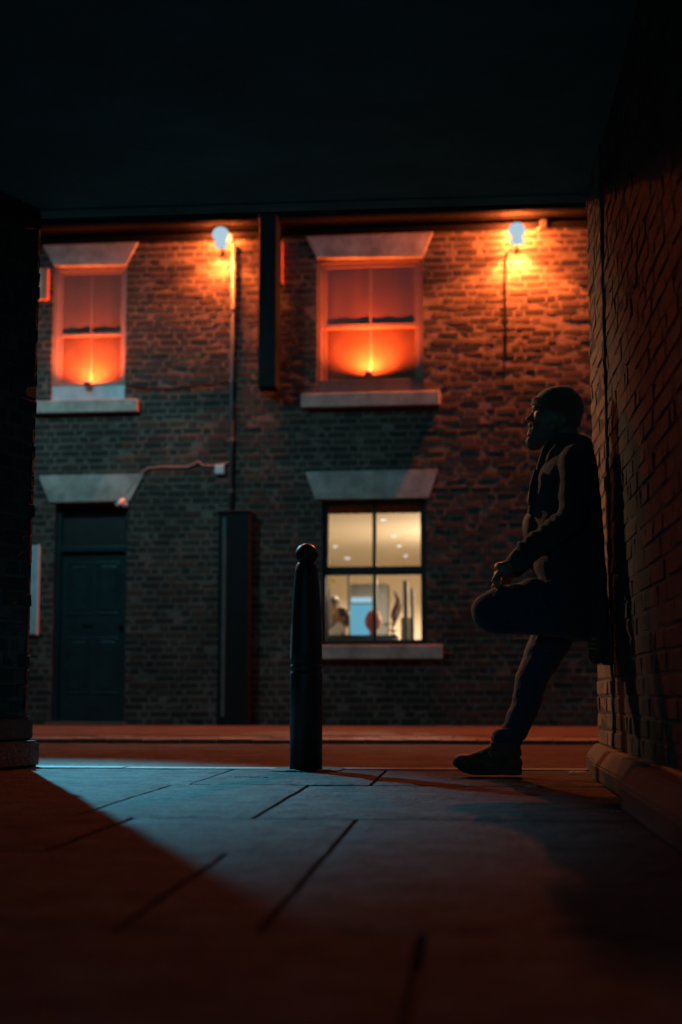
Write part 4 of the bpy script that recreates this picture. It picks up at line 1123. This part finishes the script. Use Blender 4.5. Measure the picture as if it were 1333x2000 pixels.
# --- jeans
def jf(p, n): return .0045 * noise.noise(Vector((p.x * 14, p.y * 9, p.z * 22))) + .002 * noise.noise(p * 60)
jn = [('e', Q(1122, 1185), (.125, .165, .115), (0, 0, 0)),
      ('c', HPL, .104, Q(1040, 1181, -.12), .099), ('c', Q(1040, 1181, -.12), .099, Q(985, 1186, -.135), .089), ('c', Q(985, 1186, -.135), .089, Q(956, 1197, -.135), .080),
      ('c', Q(965, 1208, -.135), .072, Q(1040, 1212, -.125), .066), ('c', Q(1040, 1212, -.125), .066, ANL, .054),
      ('c', HPR, .098, Q(1072, 1262, .09), .088), ('c', Q(1072, 1262, .09), .088, KNR, .070), ('c', KNR, .070, Q(1030, 1375, .09), .064), ('c', Q(1030, 1375, .09), .064, Q(1008, 1428, .095), .056),
      ('c', Q(1008, 1428, .095), .058, Q(1000, 1442, .095), .055)]
for (x, y, r_) in ((1033, 1345, .066), (1022, 1400, .0615), (1012, 1415, .060), (992, 1436, .060)):
    jn.append(('e', Q(x + 2, y, .09), (r_ - .004, r_ - .002, .012), (0, R(rr.uniform(4, 14)), 0)))
je = blob('jeans', jn, .005, M['jeans'], man, 4, disp=jf)
blob('jeans_cuff', [('l', [(Q(990, 1449, .095), .062, .060), (Q(991, 1440, .095), .066, .063), (Q(994, 1430, .095), .067, .064), (Q(997, 1424, .095), .062, .060)])], .004, M['jeans'], je, 2, disp=jf)
# --- boots
def boot_standing():
    a = .095
    pr = [('l', [(Q(990, 1478, a), .072, .050), (Q(988, 1462, a), .068, .049), (Q(988, 1450, a), .066, .050)]), ('e', Q(1000, 1496, a), (k_(21), .042, k_(17)), (0, 0, 0)),
          ('c', Q(992, 1462, a), .052, Q(998, 1492, a), .046), ('e', Q(1003, 1492, a), (k_(19), .040, k_(17)), (0, 0, 0)), ('c', Q(985, 1478, a), .045, Q(945, 1492, a), .040),
          ('c', Q(978, 1470, a), .050, Q(950, 1482, a), .044), ('c', Q(950, 1484, a), .043, Q(922, 1490, a), .038), ('e', Q(928, 1491, a), (k_(27), .047, k_(17)), (0, R(8), 0)), ('e', Q(906, 1490, a), (k_(21), .046, k_(15)), (0, R(10), 0)),
          ('e', Q(894, 1489, a), (k_(9), .036, k_(10)), (0, 0, 0)), ('e', Q(960, 1496, a), (k_(42), .042, k_(13)), (0, 0, 0))]
    b = blob('boot', pr, .0038, M['boot'], man, 5, disp=lambda p, n: .0018 * noise.noise(p * 30))
    sl_ = []
    pts = [(1020, 1509), (1000, 1511), (975, 1508), (950, 1508), (925, 1508), (905, 1503), (890, 1496)]
    wds = [.030, .036, .030, .036, .042, .038, .024]
    bm = B(); top = []; bot = []; V_ = []
    prof_t = [(1021, 1500), (1003, 1502), (975, 1503), (948, 1503), (922, 1502), (902, 1497), (886, 1488)]
    prof_b = [(1021, 1515.5), (1003, 1516), (982, 1515.5), (950, 1515.5), (922, 1515), (902, 1509), (884, 1495)]
    rows_ = []
    for (tx_, ty_), (bx_, by_), wq in zip(prof_t, prof_b, wds):
        rows_.append([bm.verts.new(Q(tx_, ty_, a - wq)), bm.verts.new(Q(tx_, ty_, a + wq)), bm.verts.new(Q(bx_, by_, a + wq)), bm.verts.new(Q(bx_, by_, a - wq))])
    for i in range(len(rows_) - 1):
        for k in range(4): bm.faces.new((rows_[i][k], rows_[i][(k + 1) % 4], rows_[i + 1][(k + 1) % 4], rows_[i + 1][k]))
    bm.faces.new(rows_[0]); bm.faces.new(rows_[-1][::-1])
    bmesh.ops.recalc_face_normals(bm, faces=bm.faces)
    bmesh.ops.bevel(bm, geom=bm.edges[:], offset=.004, segments=2, affect='EDGES')
    bobj('sole', bm, M['sole'], b)
    bm = B()
    for i, (x, y_) in enumerate(((966, 1466), (962, 1471), (957, 1476), (950, 1480), (943, 1483), (935, 1484))):
        tube(bm, [Q(x + 8, y_ + 5, a - .040), Q(x - 1, y_ - 2, a - .018), Q(x - 3, y_ - 4, a), Q(x - 1, y_ - 2, a + .018), Q(x + 8, y_ + 5, a + .040)], .0032, 6)
    tube(bm, [Q(966, 1464, a - .02), Q(956, 1470, a - .045), Q(960, 1478, a - .05)], .0026, 6)
    bobj('lace', bm, M['lace'], b, True)
boot_standing()
def boot_raised():
    a = -.10
    pr = [('c', Q(1135, 1229, a), .052, Q(1158, 1232, a), .050), ('e', Q(1165, 1226, a), (.040, .042, .048), (0, 0, 0)), ('c', Q(1164, 1240, a), .044, Q(1163, 1268, a), .038), ('e', Q(1162, 1280, a), (.036, .043, .040), (0, 0, 0))]
    b = blob('boot', pr, .0038, M['boot'], man, 4, disp=lambda p, n: .0018 * noise.noise(p * 30))
    bm = B()
    xs_ = man_inv.x + XR - .004
    x0_, z0_ = Q(1172, 1216, a).x, 0
    box(bm, Q(1172, 1260, a).x, xs_ - .002 + 0.0, Q(0, 0, a).y - .040, Q(0, 0, a).y + .040, Q(1170, 1300, a).z, Q(1170, 1207, a).z, .010)
    bobj('sole', bm, M['sole'], b)
    bm = B()
    for i in range(4):
        y_ = 1240 + i * 9
        tube(bm, [Q(1158, y_ + 2, a - .042), Q(1146, y_, a - .018), Q(1144, y_ - 1, a), Q(1146, y_, a + .018), Q(1158, y_ + 2, a + .042)], .0032, 6)
    bobj('lace', bm, M['lace'], b, True)
boot_raised()
# --- small bag at the chest and its strap: held by him, a thing of its own
bgp = P(1036, 1035, -.02)
bgt = empty('shoulder_bag', bgp); tag(bgt, 'small dark rounded bag hanging at the chest of the leaning man', 'bag')
iv = -Vector(bgp)
q_ = lambda px, py, dy=0: P(px, py, dy) + iv
blob('pouch', [('e', q_(1040, 1032), (k_(19), .085, k_(31)), (0, R(-6), 0)), ('e', q_(1046, 1012), (k_(17), .08, k_(14)), (0, R(15), 0))], .005, M['bag'], bgt, 4, disp=lambda p, n: .003 * noise.noise(p * 22))
bm = B(); tube(bm, [q_(1037, 1008, -.06), q_(1034, 980, -.085), q_(1036, 955, -.10), q_(1045, 925, -.12)], .008, 8); bobj('strap', bm, M['bag'], bgt, True); bm = B(); tube(bm, [q_(1037, 1008, .06), q_(1034, 980, .07), q_(1038, 955, .08)], .008, 8); bobj('strap', bm, M['bag'], bgt, True)
bm = B(); tube(bm, [q_(1030, 1014, -.05), q_(1026, 1022, .0), q_(1030, 1014, .05)], .004, 6); bobj('zip', bm, M['cable'], bgt)
